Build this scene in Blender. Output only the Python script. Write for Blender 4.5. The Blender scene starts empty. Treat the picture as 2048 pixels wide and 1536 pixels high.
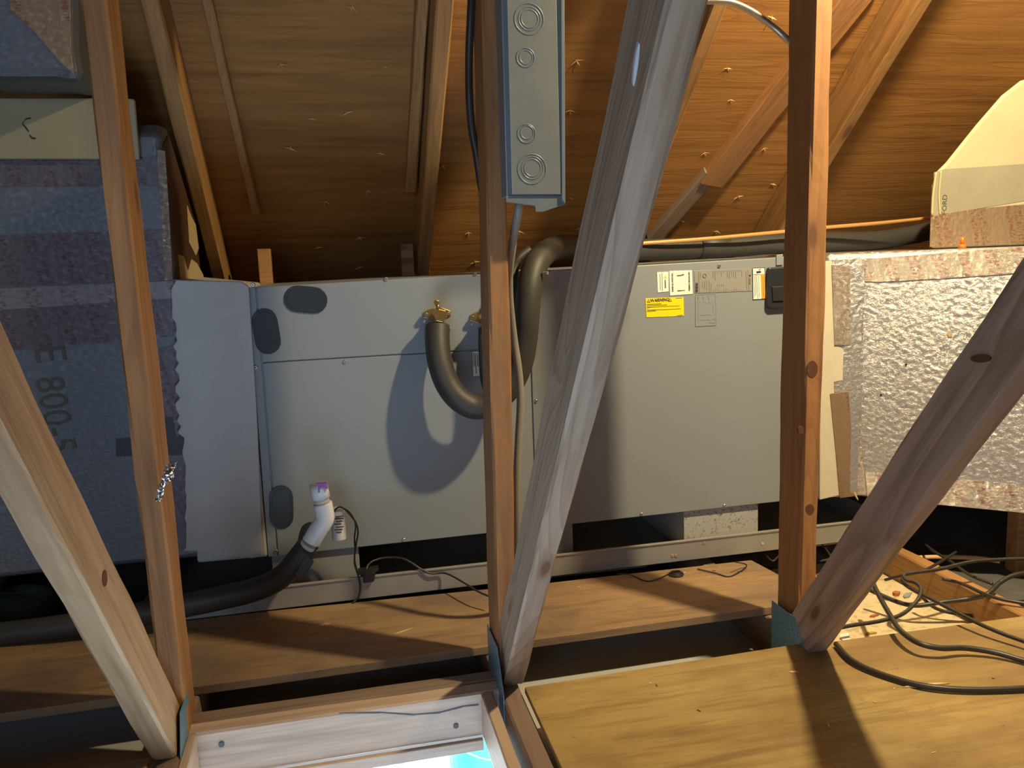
import bpy, bmesh, math, random
from mathutils import Matrix, Vector
random.seed(7)
C = bpy.context.scene.collection
S = bpy.context.scene
# ------------------------------------------------------------------ camera
PITCH, ROLL, YAW, FPX = 0.149390025, -0.0368782, 0.2090318, 1649.05
CAMH = 0.80
def _cam_rows():
    cy, sy = math.cos(YAW), math.sin(YAW); cp, sp = math.cos(PITCH), math.sin(PITCH); cr, sr = math.cos(ROLL), math.sin(ROLL)
    A = Matrix(((1, 0, 0), (0, 0, -1), (0, 1, 0))); B = Matrix(((cy, -sy, 0), (sy, cy, 0), (0, 0, 1)))
    P = Matrix(((1, 0, 0), (0, cp, -sp), (0, sp, cp))); Q = Matrix(((cr, -sr, 0), (sr, cr, 0), (0, 0, 1)))
    return Q @ P @ A @ B
MC = _cam_rows()
cd = bpy.data.cameras.new('camera'); cam = bpy.data.objects.new('camera', cd); C.objects.link(cam)
cd.sensor_width = 36.0; cd.sensor_fit = 'HORIZONTAL'; cd.lens = FPX * 36.0 / 2048.0; cd.clip_start = 0.02
r, d, f = MC[0], MC[1], MC[2]
cam.matrix_world = Matrix(((r.x, -d.x, -f.x, 0), (r.y, -d.y, -f.y, 0), (r.z, -d.z, -f.z, CAMH), (0, 0, 0, 1)))
S.camera = cam
# ------------------------------------------------------------------ world, lamps, exposure
w = bpy.data.worlds.new('world'); S.world = w; w.use_nodes = True
w.node_tree.nodes['Background'].inputs[0].default_value = (0.5, 0.6, 0.8, 1)
w.node_tree.nodes['Background'].inputs[1].default_value = 0.05
LAMP = Vector((1.23, 0.95, 1.90))  # assumed lamp outside the view, position inferred from the cast shadows
ld = bpy.data.lights.new('assumed_bulb_light', 'SPOT'); ld.energy = 176; ld.spot_size = math.radians(172); ld.spot_blend = 1.0; ld.color = (1.0, 0.80, 0.46); ld.shadow_soft_size = 0.035
lo = bpy.data.objects.new('assumed_bulb_light', ld); lo.location = LAMP; lo.rotation_euler = Vector((.24, .70, -.66)).to_track_quat('-Z', 'Y').to_euler(); C.objects.link(lo)
def area(name, loc, target, sx, sy, energy, col):
    a = bpy.data.lights.new(name, 'AREA'); a.shape = 'RECTANGLE'; a.size = sx; a.size_y = sy; a.energy = energy; a.color = col
    o = bpy.data.objects.new(name, a); C.objects.link(o); o.location = loc
    o.rotation_euler = (Vector(target) - Vector(loc)).to_track_quat('-Z', 'Y').to_euler(); return o
area('hatch_fill_light', (0.0, -0.4, -1.7), (0.0, 1.3, 0.5), 1.8, 1.8, 40, (0.55, 0.75, 1.0))  # added unseen light below the hatch, throwing cool light up into the attic
area('cool_fill_light', (-1.6, -3.0, 1.2), (0.3, 1.9, 0.3), 2.0, 1.6, 30, (0.58, 0.76, 1.0))  # added cool ambient fill behind the camera
area('room_fill_light', (0.0, 4.2, -0.16), (0.0, 4.6, -2.4), 1.6, 1.6, 520, (0.85, 0.94, 1.0))  # added unseen light that brightens the room under the hatch
S.view_settings.view_transform = 'Standard'; S.view_settings.look = 'None'
S.view_settings.gamma = 1.0; S.view_settings.exposure = 0.45; S.view_settings.use_curve_mapping = False

# ------------------------------------------------------------------ picture to place
def at(u, v, ax, c):
    q = MC.transposed() @ Vector(((u - 1024) / FPX, (v - 768) / FPX, 1)); o = Vector((0, 0, CAMH))
    i = 'xyz'.index(ax); return o + q * ((c - o[i]) / q[i])
def Y(u, v, c): return at(u, v, 'y', c)
def Z(u, v, c): return at(u, v, 'z', c)

# ------------------------------------------------------------------ node helpers
class NT:
    def __init__(s, name):
        s.m = bpy.data.materials.new(name); s.m.use_nodes = True; s.n = s.m.node_tree.nodes; s.l = s.m.node_tree.links
        s.b = s.n['Principled BSDF']
    def add(s, t, **k):
        o = s.n.new(t)
        for a, b in k.items(): setattr(o, a, b)
        return o
    def lk(s, a, b): s.l.new(a, b)
    def coords(s, kind='Object', scale=(1, 1, 1), rnd=True):
        tc = s.add('ShaderNodeTexCoord'); mp = s.add('ShaderNodeMapping'); mp.inputs['Scale'].default_value = scale
        if rnd:
            oi = s.add('ShaderNodeObjectInfo'); vm = s.add('ShaderNodeVectorMath', operation='MULTIPLY_ADD')
            s.lk(oi.outputs['Random'], vm.inputs[0]); vm.inputs[1].default_value = (37, 61, 19); s.lk(tc.outputs[kind], vm.inputs[2])
            s.lk(vm.outputs[0], mp.inputs['Vector'])
        else: s.lk(tc.outputs[kind], mp.inputs['Vector'])
        return mp.outputs[0]
    def noise(s, vec, scale, detail=4, rough=.55, dist=0):
        n = s.add('ShaderNodeTexNoise'); n.inputs['Scale'].default_value = scale; n.inputs['Detail'].default_value = detail
        n.inputs['Roughness'].default_value = rough; n.inputs['Distortion'].default_value = dist; s.lk(vec, n.inputs['Vector']); return n.outputs['Fac']
    def ramp(s, fac, stops):
        r = s.add('ShaderNodeValToRGB'); e = r.color_ramp.elements
        while len(e) < len(stops): e.new(.5)
        for k, (p, c) in enumerate(stops): e[k].position = p; e[k].color = (*c, 1) if len(c) == 3 else c
        s.lk(fac, r.inputs[0]); return r.outputs[0]
    def mix(s, fac, a, b, mode='MIX'):
        m = s.add('ShaderNodeMix', data_type='RGBA', blend_type=mode)
        for sock, val in ((m.inputs[0], fac), (m.inputs[6], a), (m.inputs[7], b)):
            if isinstance(val, (int, float)): sock.default_value = val
            elif isinstance(val, tuple): sock.default_value = (*val, 1)
            else: s.lk(val, sock)
        return m.outputs[2]
    def math(s, op, a, b=0.0, c=None):
        m = s.add('ShaderNodeMath', operation=op)
        for k, v in enumerate((a, b, c)):
            if v is None: continue
            if isinstance(v, (int, float)): m.inputs[k].default_value = v
            else: s.lk(v, m.inputs[k])
        return m.outputs[0]
    def bump(s, h, strength=.3, dist=.002):
        b = s.add('ShaderNodeBump'); b.inputs['Strength'].default_value = strength; b.inputs['Distance'].default_value = dist
        s.lk(h, b.inputs['Height']); s.lk(b.outputs[0], s.b.inputs['Normal'])
    def done(s, col=None, rough=.5, metal=0., spec=None):
        if col is not None:
            if isinstance(col, tuple): s.b.inputs['Base Color'].default_value = (*col, 1)
            else: s.lk(col, s.b.inputs['Base Color'])
        if isinstance(rough, (int, float)): s.b.inputs['Roughness'].default_value = rough
        else: s.lk(rough, s.b.inputs['Roughness'])
        s.b.inputs['Metallic'].default_value = metal
        if spec is not None: s.b.inputs['Specular IOR Level'].default_value = spec
        return s.m

def wood(name, light, dark, ringn=26, grain=7.0, rough=.62, contrast=.6, knots=True, long=.7, stain=None, knotcol=(.15, .065, .035)):
    t = NT(name); v = t.coords(scale=(long, grain, grain))
    n = t.noise(v, 1.0, 2, .5, .3); rr = t.math('FRACT', t.math('MULTIPLY', n, ringn))
    ring = t.ramp(rr, [(0, (0, 0, 0)), (.62, (.35,) * 3), (.9, (1,) * 3), (1, (0, 0, 0))])
    f1 = t.noise(t.coords(scale=(4, 160, 160)), 1.0, 3, .6)
    col = t.mix(t.math('MULTIPLY', ring, contrast), light, dark)
    col = t.mix(t.math('MULTIPLY', f1, .45), col, dark)
    f2 = t.noise(t.coords(scale=(2.2, 42, 42)), 1.0, 4, .65)
    col = t.mix(t.ramp(f2, [(.48, (0, 0, 0)), (.68, (.75,) * 3)]), col, tuple(c * .72 for c in dark))
    col = t.mix(t.ramp(f2, [(.30, (.45,) * 3), (.44, (0, 0, 0))]), col, tuple(min(1, c * 1.25) for c in light))
    big = t.noise(t.coords(scale=(1.5, 4, 4)), 1.3, 3)
    col = t.mix(t.ramp(big, [(.4, (0, 0, 0)), (.75, (.55,) * 3)]), col, stain if stain else tuple(c * .55 for c in light))
    if knots:
        vo = t.add('ShaderNodeTexVoronoi'); vo.inputs['Scale'].default_value = 1.0; t.lk(t.coords(scale=(3.2, 9, 9)), vo.inputs['Vector'])
        k = t.ramp(vo.outputs['Distance'], [(.06, (.9,) * 3), (.10, (.3,) * 3), (.16, (0, 0, 0))])
        col = t.mix(k, col, knotcol)
    t.bump(t.math('ADD', t.math('MULTIPLY', ring, .5), f1), .35, .0012)
    return t.done(col, rough)
def plain(name, col, rough=.5, metal=0., nscale=0, amt=.25, bump=0, spec=None, detail=4):
    t = NT(name)
    if nscale:
        n = t.noise(t.coords(), nscale, detail); c = t.mix(t.math('MULTIPLY', n, amt * 2), col, tuple(x * .45 for x in col))
        if bump: t.bump(n, bump, .003)
        return t.done(c, rough, metal, spec)
    return t.done(col, rough, metal, spec)

M = {}
M['lumber_orange'] = wood('orange_aged_lumber', (.46, .245, .085), (.30, .14, .045))
M['lumber_brown'] = wood('brown_aged_lumber', (.42, .205, .078), (.27, .118, .042), ringn=20)
M['lumber_grey'] = wood('weathered_pale_lumber', (.47, .375, .29), (.28, .19, .13), ringn=30, contrast=.7, stain=(.35, .265, .20))
M['lumber_pale'] = wood('fresh_pale_pine', (.50, .345, .20), (.37, .22, .105), ringn=15, contrast=.5, stain=(.46, .355, .27))
M['header_pine'] = wood('hatch_header_pine', (.54, .40, .30), (.40, .28, .205), ringn=14, contrast=.4, stain=(.44, .34, .27))
M['lumber_grained'] = wood('strongly_grained_lumber', (.52, .42, .36), (.27, .185, .145), ringn=17, grain=5, contrast=.95, stain=(.40, .31, .26))
M['chord'] = wood('dusty_chord_lumber', (.27, .19, .14), (.17, .115, .085), ringn=18)
M['deck'] = wood('roof_sheathing_plywood', (.40, .185, .045), (.27, .115, .025), ringn=9, grain=14, contrast=.5, long=1.2, knots=False, rough=.7, stain=(.27, .125, .035))
def ply(name, light, dark, dirt):
    t = NT(name); v = t.coords(scale=(.9, 6, 6))
    n = t.noise(v, 1.6, 5, .6, .6); rr = t.math('FRACT', t.math('MULTIPLY', n, 7))
    col = t.mix(t.math('MULTIPLY', rr, .35), light, dark)
    f1 = t.noise(t.coords(scale=(6, 90, 90)), 1.0, 3, .6)
    col = t.mix(t.ramp(f1, [(.5, (0, 0, 0)), (.75, (.6,) * 3)]), col, dark)
    f2 = t.noise(t.coords(scale=(3.0, 30, 30)), 1.0, 5, .7)
    col = t.mix(t.ramp(f2, [(.5, (0, 0, 0)), (.68, (.8,) * 3)]), col, tuple(c * .65 for c in dark))
    b = t.noise(t.coords(scale=(2.2, 3.5, 3)), 1.6, 5, .6)
    col = t.mix(t.ramp(b, [(.43, (0, 0, 0)), (.64, (.85,) * 3)]), col, dirt)
    vo = t.add('ShaderNodeTexVoronoi'); vo.inputs['Scale'].default_value = 1.0; t.lk(t.coords(scale=(2.6, 4.5, 4)), vo.inputs['Vector'])
    col = t.mix(t.ramp(vo.outputs['Distance'], [(.08, (.8,) * 3), (.15, (0, 0, 0))]), col, (.16, .05, .03))
    s2 = t.noise(t.coords(), 75, 2)
    col = t.mix(t.ramp(s2, [(.70, (0, 0, 0)), (.78, (.7,) * 3)]), col, (.12, .07, .03))
    t.bump(f1, .3, .001)
    return t.done(col, .65)
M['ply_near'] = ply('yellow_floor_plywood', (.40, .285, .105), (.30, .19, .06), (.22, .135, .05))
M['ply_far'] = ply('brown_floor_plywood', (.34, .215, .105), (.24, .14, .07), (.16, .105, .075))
M['ahu'] = plain('grey_painted_steel', (.232, .256, .28), .42, 0, 2.5, .05, spec=.45)
M['ahu_seam'] = plain('dark_seam', (.05, .055, .06), .6)
M['plug'] = plain('black_plastic_plug', (.022, .028, .036), .35, 0, 9, .3)
M['black'] = plain('black_rubber', (.018, .018, .018), .45)
M['foam'] = plain('black_pipe_insulation', (.045, .042, .038), .55, 0, 30, .25, .15)
M['cable'] = plain('black_cable_jacket', (.035, .027, .022), .4)
M['brass'] = plain('brass', (.55, .36, .12), .32, .9, 20, .3)
M['copper'] = plain('copper_tube', (.80, .42, .15), .35, .5)
M['screw'] = plain('zinc_screw', (.7, .68, .62), .3, .9)
M['pvc'] = plain('white_pvc', (.72, .73, .74), .35, 0, 14, .06)
M['pvc_old'] = plain('yellowed_pvc_pipe', (.56, .52, .45), .45, 0, 40, .2)
M['purple'] = plain('purple_primer', (.30, .06, .36), .4)
M['box'] = plain('grey_enclosure_paint', (.25, .29, .32), .38, .25, 12, .22)
M['box_cover'] = plain('scuffed_grey_cover', (.33, .355, .345), .34, .35, 16, .3, .08, detail=6)
M['galv'] = plain('galvanised_steel', (.36, .35, .33), .42, .3, 22, .2)
M['plate'] = plain('blue_tinted_nail_plate', (.24, .44, .58), .38, .4, 170, .35, .8)
M['mastic'] = plain('white_duct_mastic', (.46, .46, .45), .6, 0, 26, .14, .35)
M['mastic_r'] = plain('cream_duct_mastic', (.62, .56, .44), .6, 0, 22, .16, .5)
M['mastic_y'] = plain('yellow_mastic', (.55, .42, .22), .65, 0, 25, .2, .3)
M['fibre'] = plain('tan_duct_board', (.47, .41, .26), .85, 0, 9, .2, .2)
M['fibre_grey'] = plain('grey_smeared_duct_board', (.30, .275, .20), .8, 0, 12, .3, .3)
M['styro'] = NT('speckled_foam_block')
_t = M['styro']; M['styro'] = _t.done(_t.mix(_t.ramp(_t.noise(_t.coords(), 160, 2), [(.55, (0, 0, 0)), (.7, (.8,) * 3)]), (.40, .385, .35), (.13, .12, .10)), .8)
M['block_grey'] = plain('grey_foam_block', (.30, .30, .28), .8, 0, 40, .12)
M['drywall'] = plain('dusty_drywall_back', (.50, .50, .49), .9, 0, 5, .15)
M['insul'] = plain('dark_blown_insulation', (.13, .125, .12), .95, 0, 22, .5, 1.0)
M['sawdust'] = NT('sawdust_covered_board')
_t = M['sawdust']; _n = _t.noise(_t.coords(), 55, 4); _t.bump(_n, .5, .002)
M['sawdust'] = _t.done(_t.mix(_t.ramp(_n, [(.52, (0, 0, 0)), (.66, (.8,) * 3)]), (.62, .52, .32), (.42, .31, .16)), .9)
M['white'] = plain('white_room_paint', (.85, .87, .88), .6)
M['teal'] = plain('teal_plastic', (.02, .62, .55), .35)
M['paleblue'] = plain('pale_blue_cloth', (.45, .68, .80), .8, 0, 12, .12)
M['navy'] = plain('dark_blue_leg', (.05, .11, .18), .5)
M['ink'] = plain('black_ink', (.03, .03, .03), .7)
M['ink_soft'] = plain('grey_ink', (.12, .115, .10), .7)
M['ink_plate'] = plain('faded_grey_print', (.16, .155, .14), .7)
M['label_white'] = plain('white_label', (.80, .78, .70), .45)
M['label_yellow'] = plain('yellow_label', (.85, .66, .01), .45)
M['label_orange'] = plain('orange_label', (.85, .33, .02), .45)
M['label_grey'] = plain('silver_rating_label', (.26, .255, .235), .4)
M['orange'] = plain('orange_plastic', (.95, .16, .01), .4)
M['wirenut'] = plain('yellow_brown_leaf', (.45, .30, .04), .7)
M['chip'] = plain('pale_wood_splinter', (.72, .48, .22), .7)
M['tape_dark'] = plain('dark_grey_tape', (.045, .05, .055), .45, .2)
M['red_chip'] = plain('brick_red_scrap', (.40, .13, .06), .8)
M['grey_chip'] = plain('grey_scrap', (.28, .30, .27), .7)
M['conduit'] = plain('grey_flexible_conduit', (.26, .25, .23), .45)
M['metalflex'] = plain('silver_armoured_cable', (.62, .58, .5), .28, .85)
M['plastic'] = plain('green_grey_plastic_sheet', (.22, .27, .25), .3, 0, 11, .6, .6)
M['foil_crumple'] = plain('crumpled_foil', (.85, .85, .86), .18, 1, 60, .1, 1.0)

def foil(name, base, rough=.34, scrim=True, wrinkle=.5, red=None, scale=1.0, metal=.85, scr=.07):
    t = NT(name); co = t.coords(rnd=False)
    sep = t.add('ShaderNodeSeparateXYZ'); t.lk(co, sep.inputs[0]); X, Yc, Zc = sep.outputs
    n = t.noise(co, 85 * scale, 6, .75, .6); h = t.math('MULTIPLY', n, 1.0)
    ns = t.noise(t.coords(rnd=False, scale=(60, 60, 9)), 1.0, 3)
    col = t.mix(t.math('MULTIPLY', n, .35), base, tuple(c * .5 for c in base))
    if scrim:
        xx = t.math('ADD', X, t.math('MULTIPLY', Yc, -.8))
        l = None
        for s1 in (1, -1):
            q = t.math('ADD', t.math('MULTIPLY', xx, .38 * s1), Zc)
            fr = t.math('ABSOLUTE', t.math('SUBTRACT', t.math('FRACT', t.math('MULTIPLY', q, 80)), .5))
            ln = t.ramp(fr, [(.0, (.7,) * 3), (.06, (0, 0, 0))])
            l = ln if l is None else t.math('MAXIMUM', l, ln)
        h = t.math('ADD', h, t.math('MULTIPLY', l, scr))
        col = t.mix(t.math('MULTIPLY', l, .38), col, tuple(min(1, c * 1.5) for c in base))
    if red:
        h = t.math('ADD', h, t.math('MULTIPLY', ns, .8))
        rc, horizontal, pitch = red
        main, cross = (X, Zc) if horizontal else (Zc, X)
        slant = t.math('ADD', main, t.math('MULTIPLY', cross, .25))
        ph = t.math('FRACT', t.math('MULTIPLY', slant, pitch))
        band = t.ramp(ph, [(.0, (0, 0, 0)), (.30, (0, 0, 0)), (.34, (1,) * 3), (.46, (1,) * 3), (.50, (.2,) * 3), (.56, (.9,) * 3), (.72, (.9,) * 3), (.76, (0, 0, 0))])
        nn = t.noise(t.coords(rnd=False, scale=(75, 75, 220)), 1.0, 3)
        brk = t.ramp(nn, [(.51, (0, 0, 0)), (.56, (.62,) * 3)])
        col = t.mix(t.math('MULTIPLY', band, brk), col, rc)
    t.bump(h, wrinkle, .006)
    return t.done(col, rough, metal)
M['foil_l'] = foil('grey_foil_facing', (.17, .185, .21), .42, wrinkle=.3, metal=.5, scr=.06)
M['foil_r'] = foil('bright_foil_facing', (.66, .66, .69), .30, wrinkle=.55)
M['tape_l'] = foil('printed_foil_tape_purple', (.20, .185, .215), .42, False, .5, ((.15, .05, .065), True, 17), metal=.5)
M['tape_lw'] = foil('printed_foil_tape_pale', (.30, .28, .30), .45, False, .4, ((.19, .07, .08), True, 14), metal=.4)
M['tape_r'] = foil('printed_foil_tape_red', (.86, .83, .78), .22, False, 1.0, ((.50, .05, .07), True, 24), metal=.85)
M['tape_rs'] = foil('crinkled_foil_tape', (.55, .50, .45), .24, False, 1.0, metal=.9)
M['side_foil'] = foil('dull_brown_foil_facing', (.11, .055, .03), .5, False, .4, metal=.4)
M['tape_brown'] = foil('brown_reflecting_foil_tape', (.50, .36, .24), .35, False, .5, ((.35, .08, .05), True, 9), metal=.7)

# ------------------------------------------------------------------ object helpers
W = {}
def place(o, mw, parent):
    C.objects.link(o)
    if parent is not None:
        o.parent = parent; o.matrix_parent_inverse = W[parent.name].inverted()
    o.matrix_world = mw
    if parent is not None: o.matrix_basis = mw
    W[o.name] = mw.copy()
    return o
def tag(o, label, cat, group=None, kind=None):
    if label: o['label'] = label
    if cat: o['category'] = cat
    if group: o['group'] = group
    if kind: o['kind'] = kind
    return o
def thing(name, label, cat, loc=(0, 0, 0), group=None):
    o = bpy.data.objects.new(name, None); o.empty_display_size = .05
    place(o, Matrix.Translation(Vector(loc)), None); return tag(o, label, cat, group)
def mesh(name, V, F, mat, parent=None, rot=None, origin=None, smooth=False, bevel=0, seg=2, mats=None, fm=None):
    V = [Vector(v) for v in V]
    if origin is None: origin = sum(V, Vector()) / len(V)
    mw = Matrix.Translation(origin) @ (rot.to_4x4() if rot else Matrix.Identity(4)); inv = mw.inverted()
    me = bpy.data.meshes.new(name); me.from_pydata([inv @ v for v in V], [], F)
    for m in (mats or [mat]): me.materials.append(m)
    bm = bmesh.new(); bm.from_mesh(me); bmesh.ops.recalc_face_normals(bm, faces=bm.faces)
    if fm:
        bm.faces.ensure_lookup_table()
        for i, k in enumerate(fm): bm.faces[i].material_index = k
    if smooth:
        for q in bm.faces: q.smooth = True
    bm.to_mesh(me); bm.free()
    o = bpy.data.objects.new(name, me)
    if bevel:
        b = o.modifiers.new('bevel', 'BEVEL'); b.width = bevel; b.segments = seg; b.limit_method = 'ANGLE'; b.angle_limit = math.radians(40)
    return place(o, mw, parent)
def box(name, x0, x1, y0, y1, z0, z1, mat, parent=None, bevel=.002, **k):
    V = [(x, y, z) for x in (x0, x1) for y in (y0, y1) for z in (z0, z1)]
    return mesh(name, V, [(0, 1, 3, 2), (4, 6, 7, 5), (0, 4, 5, 1), (2, 3, 7, 6), (0, 2, 6, 4), (1, 5, 7, 3)], mat, parent, bevel=bevel, **k)
def prism(name, poly, off, mat, parent=None, bevel=0, **k):
    """poly: 3D outline; off: vector of extrusion"""
    n = len(poly); off = Vector(off); V = [Vector(p) for p in poly] + [Vector(p) + off for p in poly]
    F = [tuple(range(n)), tuple(range(2 * n - 1, n - 1, -1))] + [(i, (i + 1) % n, (i + 1) % n + n, i + n) for i in range(n)]
    return mesh(name, V, F, mat, parent, bevel=bevel, **k)
def slab(name, px, y, th, mat, parent=None, bevel=0, **k):
    """outline read on the plane of constant depth y, thickness th away from the camera"""
    return prism(name, [Y(u, v, y) for u, v in px], (0, th, 0), mat, parent, bevel, **k)
def board(name, p0, p1, wdir, width, thick, mat, parent=None, warp=.0015, cut=None):
    """p0-p1: one long corner edge; the section grows by width along wdir and by thick along the cross direction (sign of thick)"""
    p0, p1 = Vector(p0), Vector(p1); L = (p1 - p0).length; ax = (p1 - p0).normalized()
    wd = Vector(wdir); wd = (wd - ax * wd.dot(ax)).normalized(); td = ax.cross(wd).normalized()
    if thick < 0: td = -td; thick = -thick
    b = min(.004, thick * .12); n = max(4, int(L / .045)); V = []; F = []
    sec = [(b, 0), (width - b, 0), (width, b), (width, thick - b), (width - b, thick), (b, thick), (0, thick - b), (0, b)]
    s1, s2 = random.random() * 9, random.random() * 9
    for i in range(n + 1):
        s = i / n * L
        for j, (a, c) in enumerate(sec):
            e = warp * math.sin(s * 7 + s1 + j * 1.3) + warp * .6 * math.sin(s * 23 + s2 + j * 2.1)
            da = e if a > width / 2 else -e
            V.append(p0 + ax * s + wd * (a + da * .7) + td * (c + (e if c > thick / 2 else -e) * .4))
    for i in range(n):
        for j in range(8): F.append((i * 8 + j, i * 8 + (j + 1) % 8, (i + 1) * 8 + (j + 1) % 8, (i + 1) * 8 + j))
    F.append(tuple(range(8))); F.append(tuple(n * 8 + j for j in range(8)))
    rot = Matrix((ax, wd, ax.cross(wd))).transposed()
    return mesh(name, V, F, mat, parent, rot=rot, origin=(p0 + p1) / 2 + wd * width / 2)
def smoothpts(P, k=6):
    P = [Vector(p) for p in P]; out = []
    for i in range(len(P) - 1):
        a, b, c, d_ = P[max(i - 1, 0)], P[i], P[i + 1], P[min(i + 2, len(P) - 1)]
        for j in range(k):
            t = j / k
            out.append(.5 * ((2 * b) + (c - a) * t + (2 * a - 5 * b + 4 * c - d_) * t * t + (3 * b - a - 3 * c + d_) * t ** 3))
    out.append(P[-1]); return out
def tube(name, P, r, mat, parent=None, k=6, seg=12, smooth_path=True):
    P = smoothpts(P, k) if smooth_path else [Vector(p) for p in P]
    rf = r if callable(r) else (lambda s: r)
    V = []; F = []; up = Vector((0, 0, 1)); t0 = (P[1] - P[0]).normalized()
    if abs(t0.dot(up)) > .9: up = Vector((1, 0, 0))
    nrm = (up - t0 * up.dot(t0)).normalized()
    for i, p in enumerate(P):
        t = (P[min(i + 1, len(P) - 1)] - P[max(i - 1, 0)]).normalized()
        nrm = (nrm - t * nrm.dot(t)).normalized(); bn = t.cross(nrm); R_ = rf(i / (len(P) - 1))
        for j in range(seg):
            a = 2 * math.pi * j / seg; V.append(p + nrm * math.cos(a) * R_ + bn * math.sin(a) * R_)
    for i in range(len(P) - 1):
        for j in range(seg): F.append((i * seg + j, i * seg + (j + 1) % seg, (i + 1) * seg + (j + 1) % seg, (i + 1) * seg + j))
    F.append(tuple(range(seg))); F.append(tuple((len(P) - 1) * seg + j for j in range(seg)))
    o = mesh(name, V, F, mat, parent)
    for q in o.data.polygons:
        if len(q.vertices) == 4: q.use_smooth = True
    return o
def cyl(name, c, axis, r, h, mat, parent=None, seg=20, r2=None, bevel=0):
    c = Vector(c); a = Vector(axis).normalized(); u = a.orthogonal().normalized(); v = a.cross(u); r2 = r if r2 is None else r2
    V = [c + (u * math.cos(2 * math.pi * j / seg) + v * math.sin(2 * math.pi * j / seg)) * r for j in range(seg)]
    V += [c + a * h + (u * math.cos(2 * math.pi * j / seg) + v * math.sin(2 * math.pi * j / seg)) * r2 for j in range(seg)]
    F = [tuple(range(seg)), tuple(range(2 * seg - 1, seg - 1, -1))] + [(j, (j + 1) % seg, (j + 1) % seg + seg, j + seg) for j in range(seg)]
    o = mesh(name, V, F, mat, parent, bevel=bevel)
    if seg > 8:
        for q in o.data.polygons:
            if len(q.vertices) == 4: q.use_smooth = True
    return o
def ring(name, c, axis, R, r, mat, parent=None, n=28):
    a = Vector(axis).normalized(); u = a.orthogonal().normalized(); v = a.cross(u); V = []; F = []; m = 6
    for i in range(n):
        A = 2 * math.pi * i / n; e = u * math.cos(A) + v * math.sin(A)
        for j in range(m):
            B = 2 * math.pi * j / m; V.append(Vector(c) + e * (R + r * math.cos(B)) + a * r * math.sin(B))
    for i in range(n):
        for j in range(m): F.append((i * m + j, i * m + (j + 1) % m, ((i + 1) % n) * m + (j + 1) % m, ((i + 1) % n) * m + j))
    return mesh(name, V, F, mat, parent, smooth=True)
def stadium(u0, v0, u1, v1, rad, n=8):
    """outline in picture units around the segment (u0,v0)-(u1,v1)"""
    a = math.atan2(v1 - v0, u1 - u0); out = []
    for k in range(n + 1): t = a - math.pi / 2 + math.pi * k / n; out.append((u1 + rad * math.cos(t), v1 + rad * math.sin(t)))
    for k in range(n + 1): t = a + math.pi / 2 + math.pi * k / n; out.append((u0 + rad * math.cos(t), v0 + rad * math.sin(t)))
    return out
def text(name, body, p, size, mat, parent, right=(1, 0, 0), up=(0, 0, 1), sx=1.0, align='LEFT', bold=0):
    cu = bpy.data.curves.new(name, 'FONT'); cu.body = body; cu.size = size; cu.align_x = align; cu.align_y = 'CENTER'; cu.extrude = .00015; cu.offset = bold
    cu.resolution_u = 3
    tmp = bpy.data.objects.new(name + '_t', cu); C.objects.link(tmp); bpy.context.view_layer.update()
    me = bpy.data.meshes.new_from_object(tmp.evaluated_get(bpy.context.evaluated_depsgraph_get())); bpy.data.objects.remove(tmp)
    me.materials.clear(); me.materials.append(mat)
    x = Vector(right).normalized(); y = Vector(up).normalized(); y = (y - x * y.dot(x)).normalized(); z = x.cross(y)
    for v in me.vertices: v.co.x *= sx
    mw = Matrix.Translation(Vector(p)) @ Matrix((x, y, z)).transposed().to_4x4()
    return place(bpy.data.objects.new(name, me), mw, parent)
def joined(name, parts, mat, parent):
    """several outlines as one printed mark"""
    V = []; F = []
    for poly, off in parts:
        b = len(V); n = len(poly); V += [Vector(p) for p in poly] + [Vector(p) + Vector(off) for p in poly]
        F += [tuple(range(b, b + n)), tuple(range(b + 2 * n - 1, b + n - 1, -1))] + [(b + i, b + (i + 1) % n, b + (i + 1) % n + n, b + i + n) for i in range(n)]
    return mesh(name, V, F, mat, parent)

# ------------------------------------------------------------------ roof, floor, walls
SL = .83
def zdeck(y): return 1.21 + SL * (2.2 - y)
RIDGE = -0.9
dl = Vector((0, 1, -SL)).normalized()
deck_rot = Matrix(((1, 0, 0), tuple(dl), tuple(Vector((1, 0, 0)).cross(dl)))).transposed()
def slope_plate(name, y0, z0, y1, z1, x0=-3.2, x1=4.2, th=.013):
    V = [(x0, y0, z0), (x1, y0, z0), (x1, y1, z1), (x0, y1, z1)]
    V += [(a, b, c + th) for a, b, c in V]
    return mesh(name, V, [(0, 1, 2, 3), (7, 6, 5, 4), (0, 4, 5, 1), (1, 5, 6, 2), (2, 6, 7, 3), (3, 7, 4, 0)], M['deck'], None, rot=deck_rot if y1 > 0 else None)
ceil = slope_plate('ceiling', RIDGE, zdeck(RIDGE), 3.90, zdeck(3.90)); ceil['kind'] = 'structure'
ceil2 = slope_plate('ceiling', RIDGE, zdeck(RIDGE), -5.5, zdeck(RIDGE) - SL * 4.6); ceil2['kind'] = 'structure'
FZ = -.0895
def floor_ring():
    x0, x1, y0, y1 = -3.2, 4.2, -5.5, 3.75; hx0, hx1, hy0, hy1 = -.30, .255, -.25, 1.45
    for nm, a in (('floor', (x0, hx0, y0, y1)), ('floor', (hx1, x1, y0, y1)), ('floor', (hx0, hx1, hy1, y1)), ('floor', (hx0, hx1, y0, hy0))):
        o = box(nm, a[0], a[1], a[2], a[3], FZ - .016, FZ, M['drywall'], bevel=0); o['kind'] = 'structure'
floor_ring()
for nm, x in (('wall_left', -3.25), ('wall_right', 4.2)):
    o = box(nm, x, x + .05, -5.5, 3.75, -.2, 4.0, M['deck'], bevel=0); o['kind'] = 'structure'
ins = []
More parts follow.
